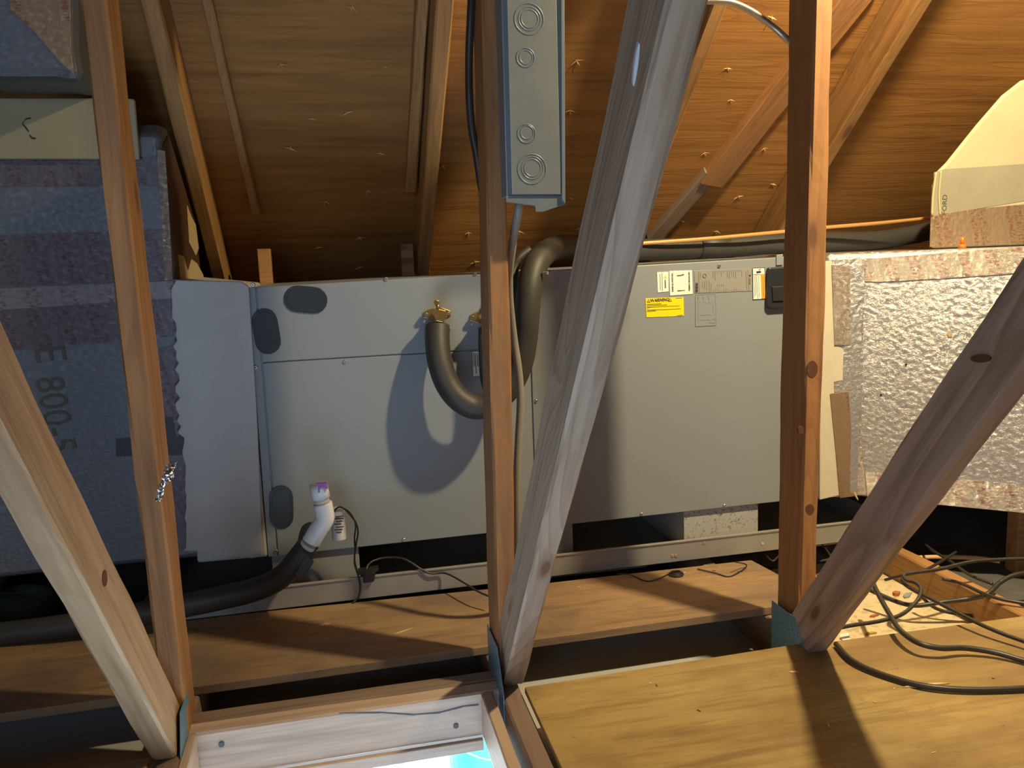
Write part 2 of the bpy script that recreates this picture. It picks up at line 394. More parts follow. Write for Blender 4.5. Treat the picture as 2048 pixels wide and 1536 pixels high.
# loose insulation behind and under the unit
def heap(name, x0, x1, y0, y1, zb, h, mat, nx=40, ny=20, seed=1):
    rnd = random.Random(seed); V = []; F = []
    for j in range(ny + 1):
        for i in range(nx + 1):
            e = min(1, 4 * min(i / nx, 1 - i / nx, j / ny, 1 - j / ny)) ** .5
            V.append((x0 + (x1 - x0) * i / nx, y0 + (y1 - y0) * j / ny, zb + h * e * (.6 + .5 * rnd.random())))
    for j in range(ny):
        for i in range(nx):
            a = j * (nx + 1) + i; F.append((a, a + 1, a + nx + 2, a + nx + 1))
    n = len(V); V += [(V[k][0], V[k][1], zb) for k in range(n)]
    rim = [i for i in range(nx + 1)] + [j * (nx + 1) + nx for j in range(1, ny + 1)] + [ny * (nx + 1) + i for i in range(nx - 1, -1, -1)] + [j * (nx + 1) for j in range(ny - 1, 0, -1)]
    for k in range(len(rim)): F.append((rim[k], rim[(k + 1) % len(rim)], rim[(k + 1) % len(rim)] + n, rim[k] + n))
    return mesh(name, V, F, mat, smooth=True)
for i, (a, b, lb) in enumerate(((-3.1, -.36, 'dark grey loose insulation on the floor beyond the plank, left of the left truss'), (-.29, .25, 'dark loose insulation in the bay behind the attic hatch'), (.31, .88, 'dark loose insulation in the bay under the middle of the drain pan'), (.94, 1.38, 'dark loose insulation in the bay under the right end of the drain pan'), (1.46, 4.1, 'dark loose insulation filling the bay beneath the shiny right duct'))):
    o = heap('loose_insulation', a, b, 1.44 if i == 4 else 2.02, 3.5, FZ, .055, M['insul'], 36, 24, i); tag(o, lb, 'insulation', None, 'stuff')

# splintered nail tips in the roof sheathing (parts of the roof deck)
nail_proto = None
dn = Vector((0, -SL, -1)).normalized()
def nail_mesh():
    V = []; F = []; fm = []
    def tri(a, b, c, d, k):
        n = len(V); V.extend([Vector(a), Vector(b), Vector(c), Vector(d)]); F.extend([(n, n + 1, n + 2), (n, n + 2, n + 3), (n, n + 3, n + 1), (n + 1, n + 3, n + 2)]); fm.extend([k] * 4)
    tri((0, 0, -.014), (.0016, 0, 0), (-.0012, .0014, 0), (-.0012, -.0014, 0), 0)
    tri((.018, .002, -.007), (0, .002, 0), (-.002, -.003, 0), (.003, 0, -.003), 1)
    tri((-.016, .003, -.005), (0, .003, 0), (.002, -.002, 0), (-.003, 0, -.003), 1)
    tri((.003, .014, -.006), (.002, 0, 0), (-.002, 0, 0), (0, .001, -.003), 1)
    me = bpy.data.meshes.new('nail_tip'); me.from_pydata([tuple(v) for v in V], [], F); me.materials.append(M['screw']); me.materials.append(M['chip'])
    for p, k in zip(me.polygons, fm): p.material_index = k
    return me
nme = nail_mesh(); rnd = random.Random(3)
spots = []
for row in range(9):
    yy = 1.72 + row * .125
    for q in range(10):
        xx = -.05 + q * .165 + rnd.uniform(-.05, .05)
        if min(abs(xx - c) for c in (-.32, .277, .908, 1.43)) > .04: spots.append((xx, yy + rnd.uniform(-.03, .03)))
base = bpy.data.objects.new('nail_tip', nme)
for k, (xx, yy) in enumerate(spots[:96]):
    o = base if k == 0 else base.copy()
    mw = Matrix.Translation(Vector((xx, yy, zdeck(yy)))) @ deck_rot.to_4x4() @ Matrix.Rotation(rnd.uniform(-.6, .6) + (math.pi if rnd.random() < .4 else 0), 4, 'Z') @ Matrix.Scale(rnd.uniform(.7, 1.25), 4)
    place(o, mw, ceil)

# ------------------------------------------------------------------ roof trusses
def truss(X, label, mats, post=None, diag=None, plate=None, rise=1.9, tdir=1):
    """X: left face of the 38 mm thick members"""
    T = .038
    t = thing('roof_truss', label, 'roof truss', (X + T / 2, 1.42, -.089), 'roof trusses standing in a row across the attic')
    mc, mp, md, mt = mats
    board('bottom_chord', (X, -3.2, -.089), (X, 3.5, -.089), (0, 0, 1), .089, T, mc, t, .0008)
    zr = zdeck(0) - .006
    y0, y1 = RIDGE + .02, 3.55
    # top chord hangs under the sheathing
    dz = .115 * math.sqrt(1 + SL * SL)
    board('top_chord', (X, y0, zdeck(y0) - dz - .003), (X, y1, zdeck(y1) - dz - .003), (0, SL, 1), .115, T, mt, t, .0012)
    if post:
        X0, Y0, a, b = post; zt = 1.75
        board('vertical_web', (X0, Y0, .0), (X0 + a * zt, Y0 + b * zt, zt), (0, 1, 0), .089, -T, mp, t, .002)
    if diag:
        X0, Y0, a, b = diag; zt = 1.9
        dd = Vector((a, b, 1)); n = Vector((0, 1, -b)).normalized()
        board('diagonal_web', Vector((X0, Y0, 0)) + dd * .002, Vector((X0, Y0, 0)) + dd * zt, n, .089, -T, md, t, .002)
    if plate:
        prism('nail_plate', plate, (-.0016, 0, 0), M['plate'], t)
    return t
def fix_side(mats): return mats
# X0 of post/diagonal is the left face
truss(-.338, 'left roof truss, its pale diagonal with an oval knot, beside the left duct',
      (M['chord'], M['lumber_brown'], M['lumber_pale'], M['lumber_orange']),
      (-.335, 1.428, -.012, .02), (-.344, 1.363, -.022, -.7474), None)
truss(.258, 'middle roof truss carrying the tall grey electrical box, in front of the unit',
      (M['chord'], M['lumber_brown'], M['lumber_grey'], M['lumber_orange']),
      (.2575, 1.44, .022, .03), (.268, 1.44, .004, -.80), None)
truss(.889, 'right roof truss whose grained diagonal crosses the shiny foil duct',
      (M['chord'], M['lumber_brown'], M['lumber_grained'], M['lumber_orange']),
      (.882, 1.433, -.0012, -.018), (.872, 1.385, -.040, -.79), None)
truss(1.41, 'farthest right roof truss with only its bright rafter and bottom chord showing',
      (M['lumber_orange'], M['lumber_brown'], M['lumber_grey'], M['lumber_orange']), None, None)
truss(-.945, 'roof truss at the far left edge, hidden behind the insulated duct',
      (M['chord'], M['lumber_brown'], M['lumber_grey'], M['lumber_orange']), None, None)

# plates on the left faces of the joints
def xpoly(X, pts): return [(X, a, b) for a, b in pts]
def addplate(truss_obj, X, pts, off):
    prism('nail_plate', xpoly(X, pts), (off, 0, 0), M['plate'], truss_obj)
TR = [o for o in C.objects if o.name.startswith('roof_truss')]
addplate(TR[1], .2575, [(1.385, -.080), (1.385, .015), (1.435, .085), (1.53, .085), (1.53, -.080)], -.0016)
addplate(TR[2], .8725, [(1.37, -.080), (1.37, .0), (1.43, .062), (1.52, .062), (1.52, -.080)], -.0016)
addplate(TR[0], -.2995, [(1.35, -.080), (1.36, .0), (1.39, .065), (1.46, .065), (1.46, -.080)], .0016)

def deck_at(u, v, drop=.0):
    q = MC.transposed() @ Vector(((u - 1024) / FPX, (v - 768) / FPX, 1)); o = Vector((0, 0, CAMH))
    # z = 1.21 + SL*(2.2-y) - drop
    t = (1.21 + SL * 2.2 - drop - CAMH) / (q.z + SL * q.y); return o + q * t
def deck_board(name, a, b, width, mat, parent, drop=.002, thick=.020, label=None, cat=None):
    p0, p1 = deck_at(*a, drop + thick), deck_at(*b, drop + thick)
    nrm = Vector((0, SL, 1)).normalized(); ax = (p1 - p0).normalized(); wd = ax.cross(nrm)
    return board(name, p0 - wd * width / 2, p1 - wd * width / 2, wd, width, thick if wd.cross(ax).dot(nrm) < 0 else -thick, mat, parent, .001)
o = deck_board('nailer_strip', (398, -60), (512, 430), .022, M['lumber_orange'], None, drop=.006, thick=.03); tag(o, 'thin orange nailing strip running down the roof just right of the left rafter', 'wood strip')
o = deck_board('scab_board', (850, -60), (822, 385), .028, M['lumber_orange'], None, thick=.05); tag(o, 'narrow scab board ending short beside the middle rafter', 'wood strip')
o = deck_board('roof_brace', (1760, -60), (1425, 372), .085, M['lumber_brown'], None, thick=.038); tag(o, 'long brown brace board lying slantwise under the roof, behind the right post', 'brace')
o = deck_board('roof_brace', (1425, 350), (1310, 482), .055, M['chord'], None, drop=.002, thick=.030); tag(o, 'short dark board lapping the lower end of the long slanting brace', 'brace')
for (u, v0, v1, wpx), lb in (((532, 497, 580, 24), 'short orange upright block behind the unit, toward its left end'), ((820, 487, 570, 24), 'short orange upright block behind the unit, below the narrow scab board'), ((1098, 520, 570, 14), 'thin orange upright block glimpsed inside the bend of the thick black pipe')):
    c = Y(u, v1, 2.47); tpt = Y(u, v0, 2.47); ww = wpx * 2.5 / FPX / 2
    o = box('wood_block', c.x - ww, c.x + ww, 2.50, 2.538, .14, tpt.z, M['lumber_orange']); tag(o, lb, 'wood block')

# ------------------------------------------------------------------ floor boards and hatch
def rough_sheet(name, pts, z0, z1, mat, label, cat, group=None):
    o = prism(name, [(a, b, z0) for a, b in pts], (0, 0, z1 - z0), mat, None, .0015); return tag(o, label, cat, group)
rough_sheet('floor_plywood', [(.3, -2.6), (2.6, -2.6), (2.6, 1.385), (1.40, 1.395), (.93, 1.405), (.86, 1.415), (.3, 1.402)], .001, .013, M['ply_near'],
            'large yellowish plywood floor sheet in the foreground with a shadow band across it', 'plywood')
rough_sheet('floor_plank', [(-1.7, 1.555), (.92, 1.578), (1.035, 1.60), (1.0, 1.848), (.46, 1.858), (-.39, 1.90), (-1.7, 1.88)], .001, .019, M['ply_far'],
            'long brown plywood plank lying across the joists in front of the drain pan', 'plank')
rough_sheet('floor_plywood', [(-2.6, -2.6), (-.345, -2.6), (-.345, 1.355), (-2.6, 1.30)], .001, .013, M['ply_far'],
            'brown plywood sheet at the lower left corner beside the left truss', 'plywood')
# hatch frame
hf = thing('attic_hatch_frame', 'pale lumber frame around the open attic hatch at the bottom of the view', 'hatch frame', (-.03, 1.43, -.09))
board('header_board', (-.298, 1.43, -.089), (.2575, 1.43, -.089), (0, 0, 1), .089, -.038, M['header_pine'], hf, .0006)
board('header_board', (-.298, 1.470, -.089), (.2575, 1.470, -.089), (0, 0, 1), .089, -.038, M['chord'], hf, .0006)
board('side_board', (.222, -.25, -.089), (.222, 1.428, -.089), (0, 0, 1), .0885, .022, M['header_pine'], hf, .0006)
board('side_board', (-.2845, -.25, -.089), (-.2845, 1.428, -.089), (0, 0, 1), .0885, -.014, M['header_pine'], hf, .0005)
box('trim_strip', -.284, .222, 1.418, 1.4295, -.112, -.089, M['header_pine'], hf, label=None) if False else box('trim_strip', -.284, .2215, 1.419, 1.4295, -.112, -.0895, M['header_pine'], hf)
for (u, v) in ((443, 1489), (912, 1452)):
    p = Y(u, v, 1.4288); cyl('screw_head', (p.x, 1.4292, p.z), (0, -1, 0), .005, .0015, M['ahu_seam'], hf, 12)
crack = [(678, 1425), (760, 1424), (830, 1428), (880, 1424), (925, 1412), (957, 1408)]
cp = [Y(u, v, 1.4294) for u, v in crack]
joined('crack', [([cp[i], cp[i + 1], cp[i + 1] + Vector((0, 0, -.003)), cp[i] + Vector((0, 0, -.002))], (0, -.0004, 0)) for i in range(len(cp) - 1)], M['ahu_seam'], hf)
# room under the hatch
for nm, a in (('floor', (-4, 4, -2, 8, -2.46, -2.42)), ('wall_back', (-4, 4, 8, 8.05, -2.42, -.116)), ('wall_left', (-4.05, -4, -2, 8, -2.42, -.116)), ('wall_right', (4, 4.05, -2, 8, -2.42, -.116)), ('wall_front', (-4, 4, -2.05, -2, -2.42, -.116))):
    o = box(nm, *a, M['white'], bevel=0); o['kind'] = 'structure'
tb = thing('plastic_tub', 'teal plastic tub standing on the room floor below the hatch', 'tub', tuple(Z(962, 1500, -2.42)))
tc = Z(975, 1530, -2.42)
def lathe(name, c, prof, mat, parent, seg=36):
    V = []; F = []; n = len(prof)
    for i in range(seg):
        a = 2 * math.pi * i / seg
        for r_, z_ in prof: V.append((c[0] + r_ * math.cos(a), c[1] + r_ * math.sin(a), c[2] + z_))
    for i in range(seg):
        for j in range(n - 1): F.append((i * n + j, ((i + 1) % seg) * n + j, ((i + 1) % seg) * n + j + 1, i * n + j + 1))
    return mesh(name, V, F, mat, parent, smooth=True)
lathe('body', tc, [(0, .002), (.26, .002), (.30, .42), (.315, .42), (.315, .44), (.285, .44), (.25, .02), (0, .02)], M['teal'], tb)
tube('handle', [(tc.x - .31, tc.y, .40 - 2.42), (tc.x - .25, tc.y - .22, .33 - 2.42), (tc.x, tc.y - .36, .26 - 2.42), (tc.x + .25, tc.y - .22, .33 - 2.42), (tc.x + .31, tc.y, .40 - 2.42)], .008, M['navy'], tb)
st = thing('folding_stool', 'pale blue draped stool with dark legs in the room below the hatch', 'stool', tuple(Z(790, 1530, -2.42)))
sc = Z(790, 1515, -2.0)
prism('seat', [(sc.x - .40, sc.y - .2, -2.0), (sc.x + .28, sc.y - .3, -2.0), (sc.x + .34, sc.y + .25, -2.0), (sc.x - .25, sc.y + .3, -2.0)], (0, 0, .03), M['paleblue'], st, .01)
for dx, dy in ((-.33, -.21), (.22, -.3), (.28, .2), (-.2, .24)):
    cyl('leg', (sc.x + dx, sc.y + dy, -2.42), (0, 0, 1), .018, .42, M['navy'], st, 10)
for du in (-75, -42, -10):
    p = Z(800 + du, 1512, -1.965); prism('strap', [p, p + Vector((.035, 0, 0)), p + Vector((.05, -.16, 0)), p + Vector((.015, -.16, 0))], (0, 0, .01), M['navy'], st)

# ------------------------------------------------------------------ air handler
AY = 1.933
ah = thing('air_handler', 'long grey horizontal air handler cabinet spanning the attic behind the trusses', 'air handler', (.53, 2.2, .133))
def ay(u, v, dy=0): return Y(u, v, AY + dy)
TL, TRr, BR, BL = (-.185, .760), (1.25, .783), (1.25, .137), (-.188, .133)
prism('cabinet', [(TL[0], AY + .004, TL[1] - .002), (TRr[0], AY + .004, TRr[1] - .002), (BR[0], AY + .004, BR[1] + .002), (BL[0], AY + .004, BL[1] + .002)], (0, .545, 0), M['ahu'], ah, .004)
def bound(x, top):
    if top: return TL[1] + (x - TL[0]) / (TRr[0] - TL[0]) * (TRr[1] - TL[1])
    return BL[1] + (x - BL[0]) / (BR[0] - BL[0]) * (BR[1] - BL[1])
seam = ay(1066, 850).x; sz = ay(700, 715).z
def panel(x0, x1, z0, z1, parent=ah):
    fz = lambda x, z: bound(x, True) if z == 't' else (bound(x, False) if z == 'b' else z)
    return prism('access_panel', [(x0, AY, fz(x0, z1)), (x1, AY, fz(x1, z1)), (x1, AY, fz(x1, z0)), (x0, AY, fz(x0, z0))], (0, .006, 0), M['ahu'], parent, .0015)
pu = panel(-.165, seam - .0015, sz + .0015, 't'); pl_ = panel(-.165, seam - .0015, 'b', sz - .0015); pr = panel(seam + .0015, 1.247, 'b', 't')
pe = prism('corner_post', [(-.185, AY, .7605), (-.168, AY, .7605), (-.168, AY, .1335), (-.188, AY, .1335)], (0, .006, 0), M['ahu'], ah, .001)
for (u0, v0, u1, v1, rad) in ((594, 598, 628, 601, 27), (529, 643, 536, 683, 26), (562, 995, 563, 1034, 24), (622, 1066, 618, 1085, 22)):
    pts = [ay(u, v, -.0022) for u, v in stadium(u0, v0, u1, v1, rad)]
    pg = prism('knockout_plug', pts, (0, .003, 0), M['plug'], ah, .0008)
    pts2 = [ay(u, v, -.0032) for u, v in stadium(u0, v0, u1, v1, rad - 6)]
    prism('inner_rim', pts2, (0, .0012, 0), M['plug'], pg, .0005)
def screw(u, v, parent, y=AY, r_=.0052):
    p = Y(u, v, y); s = cyl('screw', (p.x, y, p.z), (0, -1, 0), r_, .003, M['screw'], parent, 14, r_ * .7)
    cyl('drive_recess', (p.x, y - .003, p.z), (0, -1, 0), r_ * .35, .0003, M['ahu_seam'], s, 6)
for u, v in ((772, 558), (506, 570), (690, 723), (511, 735), (950, 548), (1268, 538), (1438, 532), (1561, 512), (1072, 802), (808, 1079), (1283, 1028), (1449, 1011), (552, 1102), (898, 658), (1150, 546)):
    screw(u, v, ah)
# flange tab and black breaker cover at the right end
slab('mounting_tab', [(1553, 510), (1566, 508), (1566, 530), (1553, 531)], AY - .0035, .0035, M['ahu'], ah, .001)
bc = slab('breaker_cover', [(1538, 535), (1640, 530), (1644, 612), (1541, 619), (1535, 612)], AY - .014, .014, M['plug'], ah, .004)
slab('breaker_switch', [(1545, 573), (1600, 570), (1602, 600), (1546, 603)], AY - .018, .005, M['black'], bc, .002)
# labels
def label(px, mat, th=.0012, name='label', up=0):
    return slab(name, px, AY - th - up, th, mat, ah, .0003)
LZ = AY - .0019
def bars(parent, rows, mat=M['ink_soft'], y=LZ, name='printed_lines'):
    parts = []
    for (u0, v0, u1, v1, wd) in rows:
        L = math.hypot(u1 - u0, v1 - v0) or 1; nx, ny = -(v1 - v0) / L * wd / 2, (u1 - u0) / L * wd / 2
        parts.append(([Y(u0 + nx, v0 + ny, y), Y(u1 + nx, v1 + ny, y), Y(u1 - nx, v1 - ny, y), Y(u0 - nx, v0 - ny, y)], (0, .0003, 0)))
    return joined(name, parts, mat, parent)
rgt = (Y(1367, 596, AY) - Y(1291, 601, AY)).normalized()
def atext(parent, body, u, v, hpx, mat, rot90=False, sx=1.0, bold=0.0, align='LEFT', tilt=None, y=LZ):
    R_ = tilt or rgt; U_ = Vector((-R_.z, 0, R_.x)); size = hpx * AY / FPX / .70
    if rot90: R_, U_ = -U_, R_      # reading downwards
    return text('lettering', body, Y(u, v, y), size, mat, parent, R_, U_, sx, align, bold)
ly = label([(1291, 597), (1367, 594), (1368, 632), (1293, 635)], M['label_yellow'])
atext(ly, 'WARNING', 1301, 601.5, 6.6, M['ink'], bold=.0002, sx=.93)
def tri(parent, cu, cv, s, mat=M['ink'], y=LZ, inner=None):
    joined('warning_triangle', [([Y(cu, cv - s, y), Y(cu + s, cv + s * .8, y), Y(cu - s, cv + s * .8, y)], (0, .0003, 0))], mat, parent)
    if inner: joined('triangle_fill', [([Y(cu, cv - s * .45, y - .0003), Y(cu + s * .55, cv + s * .5, y - .0003), Y(cu - s * .55, cv + s * .5, y - .0003)], (0, .0003, 0))], inner, parent)
tri(ly, 1297.5, 602, 3.6, inner=M['label_yellow']); tri(ly, 1340, 600, 3.6, inner=M['label_yellow'])
bars(ly, [(1294, 609, 1323, 607.5, .9), (1294, 611.5, 1334, 609.5, .7), (1294, 614.5, 1304, 614, 1.1), (1304, 614, 1360, 611.5, .6), (1294, 617, 1297, 617, .6), (1294, 620.5, 1312, 619.8, 1.1), (1312, 619.8, 1362, 617.5, .6), (1294, 623, 1312, 622, .5), (1352, 596.2, 1364, 595.8, .7), (1354, 631, 1366, 630.5, .7)], M['ink'])
lw = label([(1314, 544.5), (1337, 543.5), (1337.5, 583), (1315.5, 585)], M['label_white'])
tri(lw, 1330.5, 553.5, 3, M['label_yellow'])
atext(lw, 'WARNING', 1330.5, 559, 2.6, M['ink'], True, bold=.0001)
bars(lw, [(1324, 546, 1325, 582, .8)]); bars(lw, [(1320, 548, 1321, 580, .8)])
lq = label([(1338.5, 542), (1384, 540.5), (1385.5, 588), (1340, 591.5)], M['label_white'], up=.0003)
atext(lq, 'USE PHONE CAMERA', 1378, 543.5, 3.2, M['ink'], True, bold=.00012, sx=.93, y=LZ - .0003)
atext(lq, 'FOR QUICK TIP VIDEOS', 1344.5, 546.5, 3.0, M['ink'], True, bold=.0001, sx=.86, y=LZ - .0003)
bars(lq, [(1354, 551, 1363.3, 550.5, 1.8), (1363, 550, 1368, 549, 2.6), (1354, 552, 1362, 551.6, .7)], M['ink_soft'], LZ - .0003, 'wrench_icon')
bars(lq, [(1355, 581.5, 1363.2, 581, 2.2), (1363, 581, 1370, 580.5, 1.2)], M['ink_soft'], LZ - .0003, 'screwdriver_icon')
lg = label([(1388, 541.5), (1503, 537.5), (1505, 582), (1390, 586.5)], M['label_grey'])
rows = [(1397.5, 543.5, 1399, 585, .7)]
for k in range(15):
    u = 1426 + k * 4.1; rows.append((u, 541.2 - k * .12, u + .5, 541 + 10 + 6 * math.sin(k * 1.9) + 5 * math.cos(k * .7), .8)); rows.append((u + 1.5, 581.5 - 3 - 2 * math.sin(k * 1.3), u + 1.6, 582.5 - k * .1, .8))
rows += [(1435 + k * 4, 568, 1435.2 + k * 4, 573, .7) for k in range(4)] + [(1418, 562, 1419, 584, .8), (1422, 567, 1422.5, 583, .8), (1492, 541, 1494, 579, .7), (1496, 540, 1498, 580, .7), (1405, 562, 1405.6, 576, .6), (1409, 562, 1409.6, 579, .6), (1413, 561, 1413.6, 580, .6), (1401, 547, 1401.3, 556, .6)]
bars(lg, rows, M['ink_plate'])
bars(lg, [(1391, 566 + k * 2.0, 1396, 565.8 + k * 2.0, .6 + (k * 7 % 3) * .5) for k in range(10)], M['ink'], name='barcode')
ring('certification_mark', Y(1409.5, 551.5, LZ), (0, 1, 0), .0045, .0007, M['ink_plate'], lg)
cyl('maker_emblem', Y(1500, 551, LZ + .0003), (0, -1, 0), .0024, .0004, M['ink'], lg, 14)
bars(lg, [(1499.6, 556 + k * 2.2, 1499.8, 557.5 + k * 2.2, 2.4) for k in range(6)], M['ink_plate'], name='maker_lettering')
lg2 = label([(1391, 590), (1431, 588.5), (1432, 651), (1391, 653)], M['ahu'], .0006)
bars(lg2, [(1391, 590, 1431, 588.5, .6), (1431, 588.5, 1432, 651, .6), (1432, 651, 1391, 653, .6), (1391, 653, 1391, 590, .6)] + [(1396 + 10.5 * k, 593, 1396.4 + 10.5 * k, 600, 1.4) for k in range(3)] + [(1395 + 4 * k, 603 + (k % 3), 1395.4 + 4 * k, 607, .7) for k in range(9)] + [(1396, 611, 1396.5, 645, .5), (1400, 631, 1424, 630, .4), (1426, 610, 1426.5, 626, .7), (1428, 636, 1428.4, 641, 1.8), (1400, 640, 1424, 640, .4), (1419, 646, 1430, 646, 1.5)], M['ink_plate'], AY - .0010)
lo_ = label([(1505.5, 536), (1529.5, 535), (1531.5, 597.5), (1506.5, 599)], M['label_white'])
slab('orange_band', [(1521.5, 549), (1529, 548.5), (1530.8, 596.5), (1523.5, 597)], LZ, .0004, M['label_orange'], lo_)
bars(lo_, [(1505.5, 536, 1529.5, 535, .8), (1529.5, 535, 1531.5, 597.5, .8), (1531.5, 597.5, 1506.5, 599, .8), (1506.5, 599, 1505.5, 536, .8), (1506, 549.5, 1529, 548.5, .6), (1513.5, 549.5, 1515.5, 597.5, .5), (1513, 544.5, 1522, 543.5, 4), (1517, 540, 1522, 537.5, 1)], M['ink'])
bars(lo_, [(1508.5, 551, 1510, 594, .5), (1511, 551, 1512.4, 590, .5), (1517, 551, 1519, 594, .5), (1526, 552, 1527.4, 592, .9)], M['ink_plate'], LZ - .0003)
lt = label([(944, 703), (960, 702.5), (1000, 701), (1001, 751), (961, 752.5), (946, 753)], M['label_white'])
bars(lt, [(944 + .5, 703, 946, 753, .8), (944, 703, 1000, 701, .8), (946, 753, 1001, 751, .8)] + [(947.5 + k * 3.6, 706, 948.8 + k * 3.6, 733 + 14 * ((k * 3) % 2), 1.4) for k in range(13)], M['ink'])
# service valves
def valve(u, v, y0=AY):
    p = Y(u, v, y0); vv = cyl('service_valve', (p.x, y0, p.z), (0, -1, 0), .012, .055, M['brass'], ah, 24)
    fl = [Vector((p.x + a, y0 - .004, p.z + b)) for a, b in ((-.032, .006), (-.012, .014), (.012, .014), (.032, .006), (.032, -.006), (.012, -.014), (-.012, -.014), (-.032, -.006))]
    prism('flange', fl, (0, .004, 0), M['brass'], vv, .0008)
    cyl('valve_cap', (p.x, y0 - .055, p.z), (0, -1, 0), .0165, .014, M['brass'], vv, 6, bevel=.002)
    cyl('port_stem', (p.x, y0 - .035, p.z + .008), (-.15, 0, 1), .0045, .020, M['brass'], vv, 14)
    cyl('port_cap', (p.x - .004, y0 - .030, p.z + .0285), (0, -1, 0), .0068, .014, M['brass'], vv, 6, bevel=.0015)
    cyl('outlet', (p.x, y0 - .042, p.z - .008), (.0, 0, -1), .0115, .034, M['brass'], vv, 20)
    for dx in (-.026, .026): s = cyl('screw', (p.x + dx, y0 - .004, p.z), (0, -1, 0), .005, .003, M['screw'], vv, 12, .0035)
    return p
va = valve(874, 628); vb = valve(966, 634)

# ------------------------------------------------------------------ drain pan and its supports
PY = 1.89
pan = thing('drain_pan', 'long shallow galvanised drain pan beneath the grey air handler', 'drain pan', (.5, 2.2, .02))
PB = .020; PT = .072
def pz(x, z): return z + .004 * (x / 1.4)
x0, x1 = -.46, 1.44
box('pan_floor', x0, x1, PY, 2.58, PB, PB + .0015, M['galv'], pan, bevel=0)
box('front_wall', x0, x1, PY, PY + .0018, PB, PT, M['galv'], pan, bevel=0)
box('back_wall', x0, x1, 2.578, 2.58, PB, PT, M['galv'], pan, bevel=0)
box('end_wall', x0, x0 + .0018, PY, 2.58, PB, PT, M['galv'], pan, bevel=0)
box('end_wall', x1 - .0018, x1, PY, 2.58, PB, PT, M['galv'], pan, bevel=0)
box('rolled_lip', x0, x1, PY - .003, PY + .006, PT - .001, PT + .004, M['galv'], pan, bevel=.0015)
for u, v in ((1408, 1085), (1525, 1087), (1345, 1111), (1352, 1111)):
    p = Y(u, v, PY); cyl('rivet', (p.x, PY, p.z), (0, -1, 0), .004, .0015, M['screw'], pan, 10)
# pan rests on two sleepers
for k, (xa, lb) in enumerate(((-.38, 'dark sleeper beneath the left end of the drain pan'), (.45, 'dark sleeper under the middle of the drain pan'), (1.2, 'dark sleeper beneath the right end of the drain pan'))):
    o = box('sleeper', xa, xa + .30, 1.93, 2.5, .0005, .0195, M['chord'], bevel=.001); tag(o, lb, 'wood sleeper')
def support(ua, ub, mat, lb, yf=1.945, d_=.5):
    a, b = Y(ua, 1080, yf).x, Y(ub, 1080, yf).x
    o = box('support_block', a, b, yf, yf + d_, PB + .0016, .1335 + .003 * (a > .5), mat, bevel=.002); tag(o, lb, 'support block', 'blocks holding the unit above the pan')
support(540, 716, M['block_grey'], 'grey foam block under the left end of the unit, behind the white drain pipe')
support(1030, 1146, M['block_grey'], 'plain tan foam block under the middle of the unit, half hidden by the middle truss')
support(1368, 1516, M['styro'], 'speckled foam block supporting the unit near its right end')

# ------------------------------------------------------------------ pipes
sp = thing('insulated_refrigerant_pipe', 'thick black insulated pipe looping from the brass valve and running over the unit', 'pipe', (.3, 1.85, .45))
cu_ = [(875, 652, 1.893), (875, 690, 1.875), (881, 730, 1.86), (895, 768, 1.85), (918, 798, 1.84), (950, 814, 1.835), (985, 805, 1.83), (1018, 775, 1.825), (1040, 730, 1.82), (1050, 680, 1.815), (1055, 620, 1.81), (1061, 565, 1.82), (1076, 522, 1.85), (1108, 497, 1.92), (1160, 492, 2.00), (1230, 499, 2.06), (1290, 504, 2.10), (1460, 505, 2.14), (1560, 500, 2.16), (1660, 497, 2.2), (1760, 485, 2.25), (1860, 462, 2.3), (1930, 440, 2.35)]
cp_ = [Y(*q) for q in cu_]
for q in cp_:
    if q.y > 1.9: q.z = max(q.z, .8135 if q.x < 1.1 else .8185)
tube('insulation', cp_, .0285, M['foam'], sp, k=8, seg=24)
sj = [Y(1395, 505, 2.125), Y(1466, 504.5, 2.145)]
for q in sj: q.z = max(q.z, .8135)
tube('insulation_joint', sj, .0305, M['foam'], sp, k=2, seg=24)
p = Y(1086, 546, 1.80); cyl('tie_screw', p, (.6, -.5, 0), .004, .012, M['screw'], sp, 8)
lp = thing('liquid_line', 'small insulated line dropping from the second brass valve behind the middle post', 'pipe', tuple(Y(966, 660, 1.9)))
tube('tube', [Y(966, 655, 1.89), Y(966, 700, 1.885), Y(970, 760, 1.88), Y(985, 800, 1.87), Y(1005, 790, 1.868), Y(1020, 730, 1.86), Y(1024, 640, 1.865), Y(1026, 560, 1.86), Y(1034, 522, 1.905), Y(1060, 510, 1.92) + Vector((0, 0, .012))], .011, M['foam'], lp, seg=12)
o = tube('copper_line', [Y(*q) for q in ((1090, 505, 2.02), (1180, 494, 2.05), (1280, 487, 2.06), (1420, 477, 2.08), (1560, 464, 2.10), (1650, 455, 2.12), (1760, 446, 2.14), (1862, 436, 2.16), (1940, 428, 2.18))], .0052, M['copper'], None, seg=10); tag(o, 'bare copper tube running above the thick black insulated pipe', 'copper pipe')
